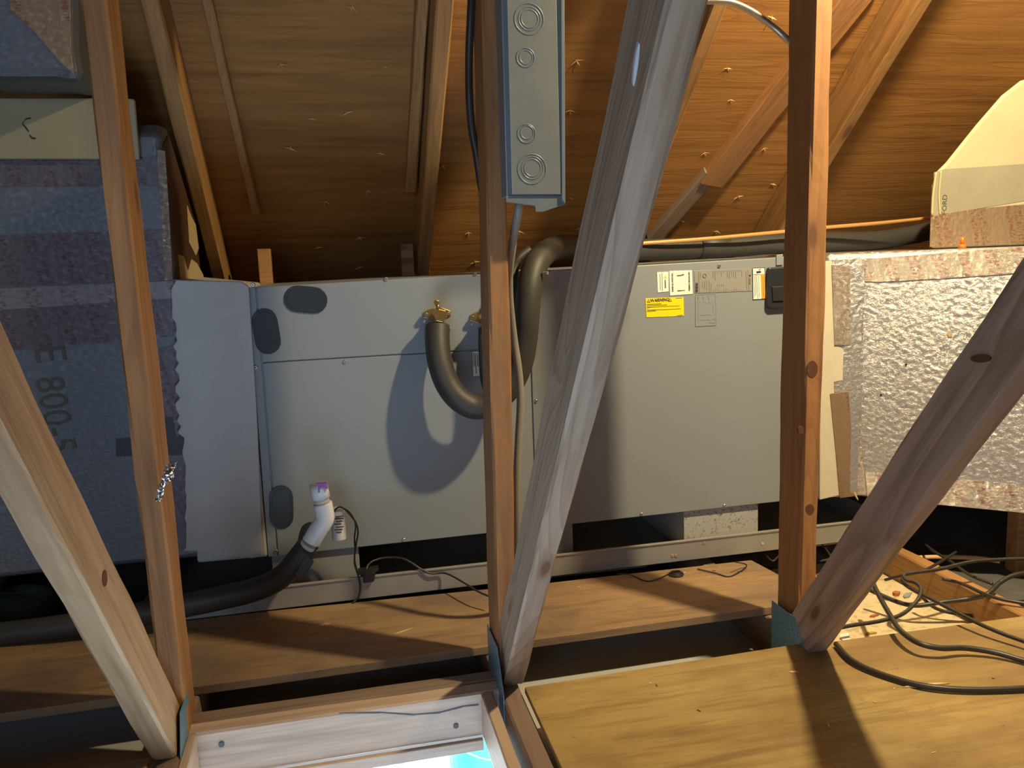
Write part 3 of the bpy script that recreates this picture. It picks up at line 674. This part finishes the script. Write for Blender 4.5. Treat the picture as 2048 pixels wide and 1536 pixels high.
# condensate drain
DY = 1.80
dr = thing('condensate_drain', 'white plastic drain pipe with purple stained cap rising out of black insulation', 'drain pipe', tuple(Y(600, 1130, DY)))
a0, a1, a2, a3, a4 = Y(572, 1150, 1.81), Y(618, 1088, DY), Y(645, 1042, DY), Y(647, 1018, DY), Y(634, 972, DY)
tube('drain_pipe', [a0, a1], .0175, M['pvc'], dr, seg=24, smooth_path=False)
el = [Y(626, 1078, DY), Y(640, 1053, DY), Y(650, 1034, DY), Y(648, 1020, DY)]
tube('elbow', [Y(622, 1084, DY), Y(636, 1060, DY), Y(648, 1042, DY), Y(650, 1030, DY), Y(645, 1006, DY + .001)], .0205, M['pvc'], dr, k=5, seg=24)
tube('riser', [Y(646, 1012, DY), Y(640, 990, DY)], .0168, M['pvc_old'], dr, seg=24, smooth_path=False)
cap = tube('end_cap', [Y(643, 996, DY), Y(636, 967, DY)], .0195, M['pvc'], dr, seg=24, smooth_path=False)
joined('primer_stain', [([Y(u, v, DY - .0203) for u, v in ((633, 967.5), (654, 965), (656, 979), (650, 976), (644, 975), (640, 978), (639, 986), (636.5, 986), (636, 974))], (0, .006, 0))], M['purple'], cap)
wr = lambda s: .026 - .0008 * math.sin(s * 9)
ins_pts = [(614, 1096, 1.795), (596, 1118, 1.80), (574, 1144, 1.81), (545, 1165, 1.82), (500, 1182, 1.83), (430, 1198, 1.835), (360, 1212, 1.84), (290, 1226, 1.85), (200, 1240, 1.86), (100, 1256, 1.87), (0, 1268, 1.885), (-120, 1278, 1.90)]
tube('pipe_insulation', [Y(*q) for q in ins_pts], wr, M['foam'], dr, k=6, seg=22)
prism('split_flap', [Y(612, 1108, 1.772), Y(628, 1124, 1.772), Y(605, 1160, 1.775), Y(590, 1150, 1.775)], (0, .004, 0), M['foam'], dr, .001)
fs = thing('float_switch', 'small white cylinder with printed label hanging behind the drain elbow', 'float switch', tuple(Y(676, 1080, 1.86)))
fa, fb = Y(679, 1078, 1.868), Y(675, 1020, 1.868)
cyl('body', fa, fb - fa, .0165, (fb - fa).length, M['pvc'], fs, 24, bevel=.002)
cyl('rim', fb, fb - fa, .0150, .004, M['pvc_old'], fs, 24)
bars(fs, [(671, 1034, 688, 1032, 2)] + [(669 + (k % 2) * 3, 1038 + k * 5.5, 687 - (k % 3) * 2, 1037 + k * 5.5, 2.2) for k in range(6)], M['ink'], 1.850, 'printed_label')
tube('wire', [Y(*q) for q in ((668, 1024, 1.855), (674, 1016, 1.85), (684, 1015, 1.85), (698, 1027, 1.86), (712, 1046, 1.87), (716, 1066, 1.875), (712, 1090, 1.88), (709, 1120, 1.885), (716, 1150, 1.883), (720, 1175, 1.880), (716, 1195, 1.878), (706, 1205, 1.872))], .0021, M['cable'], fs, seg=8)
tube('wire', [Y(*q) for q in ((684, 1015, 1.852), (700, 1026, 1.862), (711, 1048, 1.872), (709, 1075, 1.88), (710, 1100, 1.885), (709, 1128, 1.883), (717, 1152, 1.880))], .0019, M['cable'], fs, seg=8)
ps = thing('pan_switch', 'black overflow switch clipped on the lip of the drain pan', 'float switch', tuple(Y(738, 1150, PY)))
slab('body', [(724, 1148), (751, 1144), (748, 1164), (727, 1167)], PY - .012, .011, M['black'], ps, .002)
slab('bracket', [(716, 1144), (757, 1137), (757, 1143), (717, 1151)], PY - .008, .025, M['black'], ps, .001)
tube('wire', [Y(*q) for q in ((732, 1148, 1.885), (735, 1132, 1.90), (748, 1121, 1.915), (775, 1115, 1.92), (805, 1117, 1.905), (825, 1127, 1.893), (842, 1138, 1.885), (862, 1147, 1.882), (888, 1146, 1.88), (910, 1155, 1.85), (935, 1170, 1.80), (958, 1184, 1.76), (985, 1195, 1.73))], .0024, M['cable'], ps, seg=8)
cw = thing('wire_coil', 'small coil of thin wire lying under the drain pan on the plank edge', 'wire', tuple(Z(1352, 1147, .02)))
for k in range(3): ring('wire_loop', Z(1352, 1148 - k * 2, .022 + k * .003), (0, .1, 1), .018 - k * .003, .0016, M['black'], cw)
tube('wire_tail', [Z(*q) for q in ((1340, 1146, .022), (1320, 1156, .022), (1300, 1162, .021), (1285, 1160, .021), (1262, 1150, .022), (1235, 1147, .03))], .0014, M['black'], cw, seg=6)
o = tube('thin_wire', [Z(*q) for q in ((1395, 1138, .022), (1430, 1146, .022), (1456, 1153, .021), (1475, 1146, .022), (1492, 1134, .024), (1490, 1128, .03), (1470, 1124, .05))], .0016, M['black'], None, seg=6); tag(o, 'thin black wire in a pointed loop on the plank near its right end', 'wire')

# ------------------------------------------------------------------ electrical box, conduit, cables on the middle truss
EY = 1.425
eb = thing('electrical_enclosure', 'tall narrow grey metal electrical enclosure fixed beside the middle post', 'electrical box', tuple(Y(1060, 400, EY)))
E1 = [(1004, -60), (1118, -60), (1129, 409), (1012, 391)]
zb = Y(1070, 392, EY).z; xL, xR = Y(1013, 392, EY).x, Y(1129, 392, EY).x; zt = 1.42
def ex(x, z): return x + (z - zb) * .010
prism('enclosure_back', [(ex(xL, zb), EY, zb), (ex(xR, zb), EY, zb - .0), (ex(xR, zt), EY, zt), (ex(xL, zt), EY, zt)], (0, .118, 0), M['box'], eb, .002)
prism('side_flange', [Y(1122, -60, EY - .006), Y(1129, -60, EY - .006), Y(1131, 408, EY - .006), Y(1124, 400, EY - .006)], (0, .02, 0), M['box'], eb, .001)
slab('bottom_lip', [(1012, 391), (1129, 391), (1130, 409), (1085, 424), (1072, 424), (1070, 412), (1012, 404)], EY - .001, .003, M['box'], eb, .0008)
cv = slab('cover', [(1012, -60), (1112, -60), (1122, 389), (1024, 389)], EY - .0045, .004, M['box_cover'], eb, .001)
for cu0, cv0, rr in ((1058, 38, (29, 22, 17)), (1051, 115, (18, 13)), (1053, 267, (18, 13)), (1064, 338, (29, 22, 17))):
    c0 = Y(cu0, cv0, EY - .0045)
    ko = ring('knockout_ring', c0, (0, 1, 0), rr[0] * EY / FPX, .0011, M['box'], cv)
    for q in rr[1:]: ring('knockout_ring', c0 + Vector((.001, 0, .0005 if cv0 < 200 else .002)), (0, 1, 0), q * EY / FPX, .0009, M['box_cover'], cv)
cd_ = tube('flexible_conduit', [Y(*q) for q in ((1040, 392, 1.48), (1037, 420, 1.48), (1028, 470, 1.52), (1020, 530, 1.56), (1018, 560, 1.58), (1020, 610, 1.6), (1028, 680, 1.62), (1037, 740, 1.62), (1041, 800, 1.62), (1037, 880, 1.62), (1034, 950, 1.62), (1033, 1040, 1.63), (1030, 1120, 1.66), (1022, 1180, 1.70))], .0078, M['conduit'], None, seg=16)
tag(cd_, 'grey flexible conduit curving down from the electrical enclosure behind the middle truss', 'conduit')
cyl('conduit_connector', Y(1040, 398, 1.48), (0, 0, 1), .013, .03, M['galv'], eb, 12)
o = tube('black_cable', [Y(*q) for q in ((946, -60, 1.53), (941, 40, 1.53), (938, 120, 1.54), (939, 200, 1.54), (944, 260, 1.55), (953, 310, 1.55), (962, 370, 1.55), (975, 430, 1.55))], .0072, M['cable'], None, seg=12); tag(o, 'black cable hanging behind the left edge of the middle post', 'cable')
o = tube('armoured_cable', [Y(*q) for q in ((1380, 4, 1.50), (1425, 2, 1.50), (1465, 6, 1.50), (1505, 24, 1.50), (1545, 52, 1.50), (1575, 80, 1.50), (1600, 110, 1.52))], .0062, M['metalflex'], None, seg=12); tag(o, 'silver armoured cable arching between the middle diagonal and the right post', 'cable')

# ------------------------------------------------------------------ left duct
LYf = 1.93
dl_ = thing('left_supply_duct', 'grey foil faced duct box wrapped in printed tape at the left of the unit', 'duct', (-.9, 2.1, .15))
prism('duct_box', [(-.335, LYf, .15), (-.335, LYf, 1.09), (-.335, LYf + .03, 1.115), (-.335, 2.02, 1.12), (-.335, 2.30, .93), (-.335, 2.34, .60), (-.335, 2.34, .15)], (-1.5, 0, 0), M['foil_l'], dl_, .012, seg=3)
prism('trunk', [(-.345, LYf, .137), (-.1895, LYf, .134), (-.1895, LYf, .764), (-.345, LYf, .786)], (0, .42, 0), M['mastic'], dl_, .006)
def lslab(name, px, dy, mat, th=.0014, bevel=0, parent=None): return slab(name, px, LYf - dy, th, mat, parent or dl_, bevel)
jag = [(342, 566), (352, 560), (480, 563), (497, 572), (502, 650), (508, 740), (515, 860), (519, 960), (525, 1112), (505, 1117), (440, 1113), (400, 1103), (366, 1102)]
rj = random.Random(5)
pts = [(366 + rj.uniform(-3, 2), 1102)]
for k in range(46):
    v = 1095 - k * 11.5; base_u = 371 if v > 915 else (366 if v > 870 else 345 + (v - 600) * .055)
    pts.append((base_u + (rj.uniform(-7, 5) if 620 < v < 880 else rj.uniform(-2.5, 1.5)), v))
lslab('mastic_collar', jag[1:-1] + pts, .012, M['mastic'], .011, .002)
lslab('foil_band', [(-20, 318), (262, 318), (330, 312), (334, 372), (-20, 372)], .0022, M['tape_l'])
lslab('foil_band', [(-20, 470), (338, 460), (345, 560), (-20, 575)], .0026, M['tape_l'])
lslab('foil_band', [(-20, 578), (348, 562), (350, 596), (200, 606), (-20, 622)], .0032, M['tape_lw'])
lslab('foil_band', [(-20, 622), (350, 600), (345, 672), (240, 682), (100, 695), (-20, 705)], .0028, M['tape_l'])
lslab('vertical_tape', [(314, 300), (330, 302), (338, 420), (345, 560), (330, 560)], .0036, M['tape_rs'])
lslab('vertical_tape', [(318, 700), (352, 690), (372, 870), (372, 1098), (345, 1098), (330, 900)], .0036, M['tape_l'])
lslab('black_tape', [(232, 878), (330, 873), (371, 873), (371, 910), (232, 913)], .0046, M['tape_dark'])
lslab('black_tape', [(318, 836), (346, 834), (352, 873), (320, 873)], .0046, M['tape_dark'])
lslab('yellow_board', [(-20, 196), (250, 196), (268, 198), (278, 318), (-20, 318)], .016, M['fibre'], .015, .003)
ink1 = [(62, 236), (52, 238), (45, 247), (52, 255), (58, 263), (60, 270), (64, 276), (72, 277)]
ip = [Y(u, v, LYf - .0168) for u, v in ink1]
joined('marker_letter', [([ip[i] + Vector((0, 0, .0016)), ip[i + 1] + Vector((0, 0, .0016)), ip[i + 1] - Vector((.0012, 0, .0016)), ip[i] - Vector((.0012, 0, .0016))], (0, .0006, 0)) for i in range(7) if i != 4], M['ink'], dl_)
for body, v0 in (('E', 690), ('800-5', 752)):
    text('stamped_lettering', body, Y(94, v0, LYf - .0012), .088 if body == 'E' else .084, M['ink_soft'], dl_, (.06, 0, -1), (1, 0, 0), .88)
rightface = -.335
prism('side_facing', [(rightface + .0005, LYf + .014, .79), (rightface + .0005, LYf + .014, 1.07), (rightface + .0005, 2.02, 1.105), (rightface + .0005, 2.285, .925), (rightface + .0005, 2.325, .60), (rightface + .0005, 2.325, .2), (rightface + .0005, 2.0, .2)], (.0015, 0, 0), M['side_foil'], dl_)
prism('mastic_patch', [(rightface, 1.985, .775), (rightface, 1.99, .84), (rightface, 2.06, .835), (rightface, 2.10, .80), (rightface, 2.17, .83), (rightface, 2.25, .82), (rightface, 2.335, .79), (rightface, 2.335, .74), (rightface, 1.985, .755)], (.003, 0, 0), M['mastic_y'], dl_)
prism('mastic_patch', [(rightface, 2.16, .87), (rightface, 2.18, .96), (rightface, 2.23, .935), (rightface, 2.285, .92), (rightface, 2.30, .86), (rightface, 2.24, .84)], (.003, 0, 0), M['mastic_y'], dl_)
# rounded foil duct rising behind the yellow board
boot = lslab('elbow_boot', [(-60, 158), (110, 158), (160, 166), (160, 140), (152, 100), (150, -60), (-60, -60)], .16, M['foil_l'], .158, .03)
lslab('tape_wrap', [(12, -60), (140, -60), (142, 95), (148, 150), (120, 125), (70, 65), (20, 20)], .1625, M['tape_brown'], .004, .001)
ts = thing('foil_scrap', 'crumpled strip of shiny foil stuck on the left post at mid height', 'foil scrap', tuple(Y(335, 960, 1.42)))
def crumple(name, P, wd, mat, parent, seed=1):
    rr = random.Random(seed); P = smoothpts(P, 5); V = []; F = []
    for i, p in enumerate(P):
        for j in range(5):
            V.append(p + Vector(((j / 4 - .5) * wd * (1 + .3 * rr.uniform(-1, 1)), rr.uniform(-.005, .005), rr.uniform(-.004, .004))))
    for i in range(len(P) - 1):
        for j in range(4): a = i * 5 + j; F.append((a, a + 1, a + 6, a + 5))
    o = mesh(name, V, F, mat, parent); s = o.modifiers.new('thickness', 'SOLIDIFY'); s.thickness = .0012; return o
crumple('strip', [Y(343, 928, 1.414), Y(338, 945, 1.410), Y(333, 962, 1.408)], .016, M['foil_crumple'], ts, 3)
crumple('tail', [Y(331, 962, 1.410), Y(322, 980, 1.415), Y(316, 1003, 1.417)], .009, M['foil_crumple'], ts, 8)
o = heap('plastic_sheet', -1.5, -.72, 1.96, 2.3, FZ + .062, .07, M['plastic'], 22, 12, 4); tag(o, 'crumpled green grey plastic sheet on the floor at the far left, behind the plank', 'plastic sheet')

# ------------------------------------------------------------------ right duct
rd = thing('right_return_duct', 'shiny foil faced duct box joined to the right end of the unit', 'duct', (1.8, 2.0, .13))
plan = [(1.252, 1.925), (1.352, 1.912), (1.95, 1.355), (2.7, 1.9), (2.7, 2.46), (1.252, 2.46)]
prism('duct_box', [(a, b, .132) for a, b in plan], (0, 0, .655), M['foil_r'], rd, .018, seg=4)
fdir = (Vector((1.95, 1.355, 0)) - Vector((1.352, 1.912, 0))).normalized(); fn = Vector((fdir.y, -fdir.x, 0))
P0 = Vector((1.352, 1.912, 0))
def rface(u, v, off=0.0):
    q = MC.transposed() @ Vector(((u - 1024) / FPX, (v - 768) / FPX, 1)); o = Vector((0, 0, CAMH))
    t = (P0 + fn * off - o).dot(fn) / q.dot(fn); return o + q * t
def rslab(name, px, off, mat, th=.0014, bevel=0): return prism(name, [rface(u, v, off) for u, v in px], -fn * th, mat, rd, bevel)
rslab('printed_tape', [(1700, 519), (1760, 516), (2060, 492), (2140, 480), (2140, 540), (2040, 546), (1900, 556), (1760, 564), (1722, 562)], .0022, M['tape_r'])
rslab('printed_tape', [(1730, 944), (1800, 946), (1900, 955), (2060, 972), (2140, 980), (2140, 1040), (2050, 1026), (1735, 996)], .0022, M['tape_r'])
rslab('seam_tape', [(1690, 530), (1722, 530), (1726, 680), (1716, 690), (1720, 850), (1733, 990), (1700, 990), (1692, 800)], .0034, M['tape_rs'])
mb = slab('mastic_band', [(1640, 522), (1664, 522), (1672, 560), (1672, 690), (1690, 700), (1692, 760), (1668, 765), (1672, 880), (1684, 990), (1640, 1000)], 1.919, .010, M['mastic_r'], rd, .002)
slab('foil_patch', [(1664, 530), (1700, 530), (1702, 690), (1670, 690)], 1.9155, .0025, M['tape_rs'], rd)
slab('foil_patch', [(1661, 788), (1697, 783), (1706, 900), (1712, 992), (1680, 996), (1672, 900)], 1.9155, .0025, M['tape_brown'], rd)
bead = [(1716, 528), (1700, 560), (1694, 600), (1691, 660), (1691, 720), (1692, 800), (1692, 860), (1694, 930), (1704, 975), (1716, 1000)]
tube('sealant_bead', [rface(u, v, .0045) + Vector((0, 0, 0)) for u, v in bead], lambda s: .0035 + .0015 * math.sin(s * 30), M['mastic_y'], rd, k=5, seg=8)
for q in ((1900, 669), (1812, 729), (1762, 790)):
    c0 = rface(q[0], q[1], .001); cyl('puncture', c0, fn, .006 if q[0] == 1900 else .003, .0015, M['mastic_y'] if q[0] == 1900 else M['black'], rd, 7)
rs = thing('right_duct_riser', 'tan fibreglass duct board riser tapering up from the shiny right duct', 'duct', (1.9, 2.0, .79))
RY = 1.89
rp = [(1858, 500), (1862, 372), (1870, 345), (1890, 325), (1950, 250), (2002, 190), (2040, 160), (2110, 140), (2300, 135), (2300, 500)]
rpp = [Y(u, v, RY) for u, v in rp]
for q in rpp: q.z = max(q.z, .7885)
prism('riser_box', rpp, (.20, .22, 0), M['fibre'], rs, .012, seg=3)
slab('grey_band', [(1868, 345), (1890, 338), (1960, 334), (2130, 322), (2130, 388), (2000, 410), (1866, 432)], RY - .0012, .0014, M['fibre_grey'], rs)
slab('brown_foil_tape', [(1862, 432), (1950, 418), (2140, 400), (2140, 484), (1860, 494)], RY - .0024, .002, M['tape_brown'], rs)
tube('bead', [Y(u, v, RY - .004) for u, v in ((1872, 345), (1866, 390), (1864, 430))], .003, M['mastic_y'], rs, seg=6)
tube('bead', [Y(u, v, RY - .003) for u, v in ((1882, 342), (1878, 390), (1880, 430))], .0022, M['mastic_y'], rs, seg=6)
text('stamped_lettering', 'BUFORD', Y(1888, 449, RY - .0014), .0195, M['ink'], rs, (0, 0, 1), (-1, 0, 0), 1.0)
o_ = thing('nozzle_tip', 'bright orange plastic cap standing on the right duct', 'plastic cap', tuple(Y(1924, 492, 1.80)))
c0 = Y(1924, 494, 1.80); c0.z = .788
cyl('base', c0, (0, 0, 1), .010, .010, M['orange'], o_, 20, .0075); cyl('neck', c0 + Vector((0, 0, .010)), (0, 0, 1), .0052, .017, M['orange'], o_, 16, .0045)

# ------------------------------------------------------------------ right bay: board, cables, debris
o = box('subfloor_board', .99, 1.405, 1.40, 1.93, FZ + .001, FZ + .012, M['sawdust'], bevel=.001); tag(o, 'cream coloured board covered with sawdust and debris under the cables', 'board')
pp = Y(2041, 1120, 1.74)
o = box('duct_prop', pp.x - .012, pp.x + .03, 1.74, 1.778, FZ + .001, .131, M['lumber_orange']); tag(o, 'short upright orange prop under the right duct at the picture edge', 'prop')
def cab(name, pts, r_, lb): return tag(tube(name, [Z(*q) for q in pts], r_, M['cable'], None, k=7, seg=10), lb, 'cable')
cab('black_cable', [(1672, 1288, .020), (1700, 1318, .021), (1745, 1342, .020), (1820, 1366, .020), (1880, 1376, .021), (1960, 1380, .020), (2060, 1376, .020), (2160, 1366, .02)], .0055, 'thick black cable curving across the foreground plywood, nearest of the cables')
cab('black_cable', [(1745, 1165, .03), (1760, 1195, .03), (1780, 1230, .035), (1800, 1260, .04), (1835, 1285, .04), (1880, 1296, .035), (1930, 1296, .03), (1990, 1305, .025), (2060, 1325, .02), (2140, 1345, .02)], .0055, 'black cable dropping from the right diagonal and wandering over the plywood edge')
cab('black_cable', [(1650, 1262, .03), (1702, 1251, .03), (1760, 1242, .03), (1805, 1228, .035), (1835, 1200, .04), (1842, 1178, .05), (1830, 1165, .055), (1812, 1160, .055), (1808, 1150, .06), (1825, 1146, .06), (1880, 1138, .06), (1940, 1124, .06), (2000, 1119, .06), (2070, 1117, .06)], .0042, 'thin black cable making a small loop right of the diagonal')
cab('black_cable', [(1808, 1150, .045), (1806, 1165, .042), (1830, 1182, .04), (1870, 1202, .04), (1920, 1228, .04), (1975, 1255, .035), (2040, 1280, .03), (2120, 1305, .03)], .0042, 'black cable slanting down to the right from the small loop')
cab('black_cable', [(1740, 1180, -.02), (1790, 1202, -.03), (1830, 1211, -.03), (1880, 1205, -.02), (1940, 1197, -.01), (1975, 1188, .012), (2000, 1165, .02), (2030, 1150, .03), (2080, 1142, .03)], .0055, 'thick dusty black cable lying farther back across the sawdust board')
cab('black_cable', [(1885, 1158, .012), (1920, 1166, .012), (1965, 1186, .012), (2000, 1198, .012), (2060, 1208, .012), (2120, 1216, .012)], .0040, 'black cable crossing the orange bottom chord at the right edge')
cab('black_cable', [(1840, 1180, -.01), (1850, 1200, -.03), (1880, 1220, -.05), (1940, 1231, -.06), (1990, 1232, -.07), (2040, 1241, -.07)], .0042, 'low black cable lying on the sawdust board beneath the others')
cab('black_cable', [(1852, 1090, .01), (1870, 1104, .01), (1900, 1122, .012), (1940, 1150, .012), (1985, 1168, .012)], .0036, 'short thin black cable end in the dark behind the loop')
cab('black_cable', [(1912, 1104, .02), (1880, 1124, .02), (1845, 1142, .02), (1800, 1152, .0), (1770, 1160, -.02)], .0036, 'thin black cable end crossing behind the loop, slanting left')
o = tube('pale_stick', [Z(1790, 1118, -.03), Z(1870, 1114, -.03), Z(1950, 1116, -.03), (Z(2000, 1123, -.03))], .006, M['chip'], None, seg=8); tag(o, 'pale wooden edge strip in the dark beneath the right duct', 'wood strip')
for k, (xa, ya, lb) in enumerate(((1.1, 1.99, 'first'), (1.3, 2.02, 'second'))):
    pass
tg = [[(1640, 1085, .0), (1660, 1110, .01), (1668, 1140, .0), (1650, 1160, .01)], [(1530, 1108, .0), (1545, 1122, .01), (1560, 1112, .01), (1565, 1140, .0)], [(1640, 1122, .0), (1680, 1115, .01), (1720, 1118, .0)]]
for q, lb in zip(tg, ('tangled dark wire behind the right post, near the diagonal', 'tangled dark wire just left of the right post', 'dark wire lying flat behind the right diagonal')):
    tag(tube('dark_wire', [Z(*a) for a in q], .0024, M['cable'], None, seg=6), lb, 'wire')
# debris
def bit(name, u, v, z, sx, sy, sz, ang, mat, lb, cat):
    c = Z(u, v, z); R_ = Matrix.Rotation(ang, 3, 'Z'); V = []
    for a, b, h in ((-1, -.3, 0), (-.3, -1, 0), (1, -.2, 0), (.4, .9, 0), (-.6, .7, 0)): V.append(c + R_ @ Vector((a * sx, b * sy, h)))
    return tag(prism(name, V, (0, 0, sz), mat), lb, cat)
bit('brick_chip', 1793, 1190, FZ + .0122, .012, .009, .008, .3, M['red_chip'], 'small reddish scrap on the sawdust board beside a grey one', 'scrap')
bit('scrap_piece', 1815, 1192, FZ + .0122, .022, .008, .004, .5, M['grey_chip'], 'flat grey scrap on the sawdust board beside a reddish one', 'scrap')
bit('leaf_curl', 1748, 1233, FZ + .0122, .014, .004, .004, .1, M['red_chip'], 'small brown curl of debris near the foot of the right diagonal', 'debris')
bit('wire_nut', 1742, 1268, FZ + .0122, .014, .004, .004, -.1, M['wirenut'], 'yellow brown screw anchor lying at the plywood edge', 'debris')
bit('mirror_scrap', 1690, 1275, .0, .022, .012, .002, .8, M['label_white'], 'white paper corner beside the foot of the right diagonal', 'scrap')
bit('wood_splinter', 1852, 1372, .0132, .045, .004, .003, -.12, M['chip'], 'long wood splinter on the plywood beside the nearest cable', 'splinter')
bit('wood_splinter', 1587, 1345, .0132, .008, .003, .002, -.2, M['chip'], 'tiny pale splinter on the plywood left of the shadow band', 'splinter')
bit('wood_splinter', 650, 1249, .0192, .012, .004, .002, .1, M['chip'], 'small pale splinter on the long plank near its middle', 'splinter')
bit('wood_splinter', 808, 1262, .0192, .022, .002, .001, .4, M['chip'], 'thin splinter on the long plank left of the middle post', 'splinter')

# assumed work lamp that lights the attic
hb = thing('assumed_lamp_holder', 'assumed black shaded work lamp hanging from a rafter outside the view', 'lamp holder', (LAMP.x, LAMP.y, LAMP.z + .1))
cyl('reflector', LAMP + Vector((0, 0, .045)), (0, 0, 1), .075, .05, M['galv'], hb, 28, .024)
cyl('socket', LAMP + Vector((0, 0, .06)), (0, 0, 1), .02, .06, M['black'], hb)
cyl('cord', LAMP + Vector((0, 0, .11)), (0, 0, 1), .004, zdeck(LAMP.y) - LAMP.z - .11, M['black'], hb, 8)

# knots and marks that have a shape of their own on the truss timbers
def plane_hit(u, v, p0, n):
    q = MC.transposed() @ Vector(((u - 1024) / FPX, (v - 768) / FPX, 1)); o = Vector((0, 0, CAMH)); n = Vector(n)
    return o + q * ((Vector(p0) - o).dot(n) / q.dot(n))
M['knot'] = plain('dark_wood_knot', (.14, .055, .03), .6, 0, 60, .3)
M['chalk'] = plain('pale_chalk_mark', (.50, .55, .60), .8)
def knot(u, v, ru, rv, p0, n, parent, mat='knot', ang=0):
    n = Vector(n).normalized(); pts = []
    for k in range(14):
        a = 2 * math.pi * k / 14; x, y = ru * math.cos(a), rv * math.sin(a)
        pts.append(plane_hit(u + x * math.cos(ang) - y * math.sin(ang), v + x * math.sin(ang) + y * math.cos(ang), p0, n) + n * .0012)
    prism('knot' if mat == 'knot' else 'chalk_mark', pts, -n * .004, M[mat], parent)
knot(208, 1157, 5, 17, (-.306 - .0044, 1.2, .2), (1, 0, .022), TR[0])
knot(1624, 738, 11, 17, (.90, 1.4225, .45), (0, -1, 0), TR[2])
knot(1619, 1018, 9, 10, (.90, 1.4275, .2), (0, -1, 0), TR[2])
knot(1602, 860, 6, 8, (.90, 1.4265, .3), (0, -1, 0), TR[2])
knot(1272, 128, 3.5, 44, (.268, 1.44, 0), Vector((0, -1, -.80)), TR[1], 'chalk', .13)
knot(1962, 717, 20, 8, (.847, 1.0, .6), (-1, 0, -.04), TR[2])

# small shavings scattered on the plywood and the plank
rs_ = random.Random(21)
for k in range(26):
    if k < 16: x_, y_, z_ = rs_.uniform(.42, 1.35), rs_.uniform(.95, 1.37), .0132
    else: x_, y_, z_ = rs_.uniform(.5, .95), rs_.uniform(1.72, 1.83), .0192
    a_ = rs_.uniform(0, 3.14); L_ = rs_.uniform(.002, .006)
    e = Vector((math.cos(a_), math.sin(a_), 0)); g = Vector((-e.y, e.x, 0)) * rs_.uniform(.0006, .0016); c_ = Vector((x_, y_, z_))
    o = prism('wood_shaving', [c_ - e * L_ - g, c_ + e * L_ - g * .4, c_ + e * L_ * .8 + g, c_ - e * L_ * .7 + g], (0, 0, .0012), M['chip'] if k % 3 else M['knot'])
    if k < 16: tag(o, 'tiny wood shaving on the large yellowish foreground plywood sheet', 'shaving', 'shavings on the foreground plywood')
    else: tag(o, 'tiny wood shaving near the back edge of the long brown plank', 'shaving', 'shavings on the long plank')
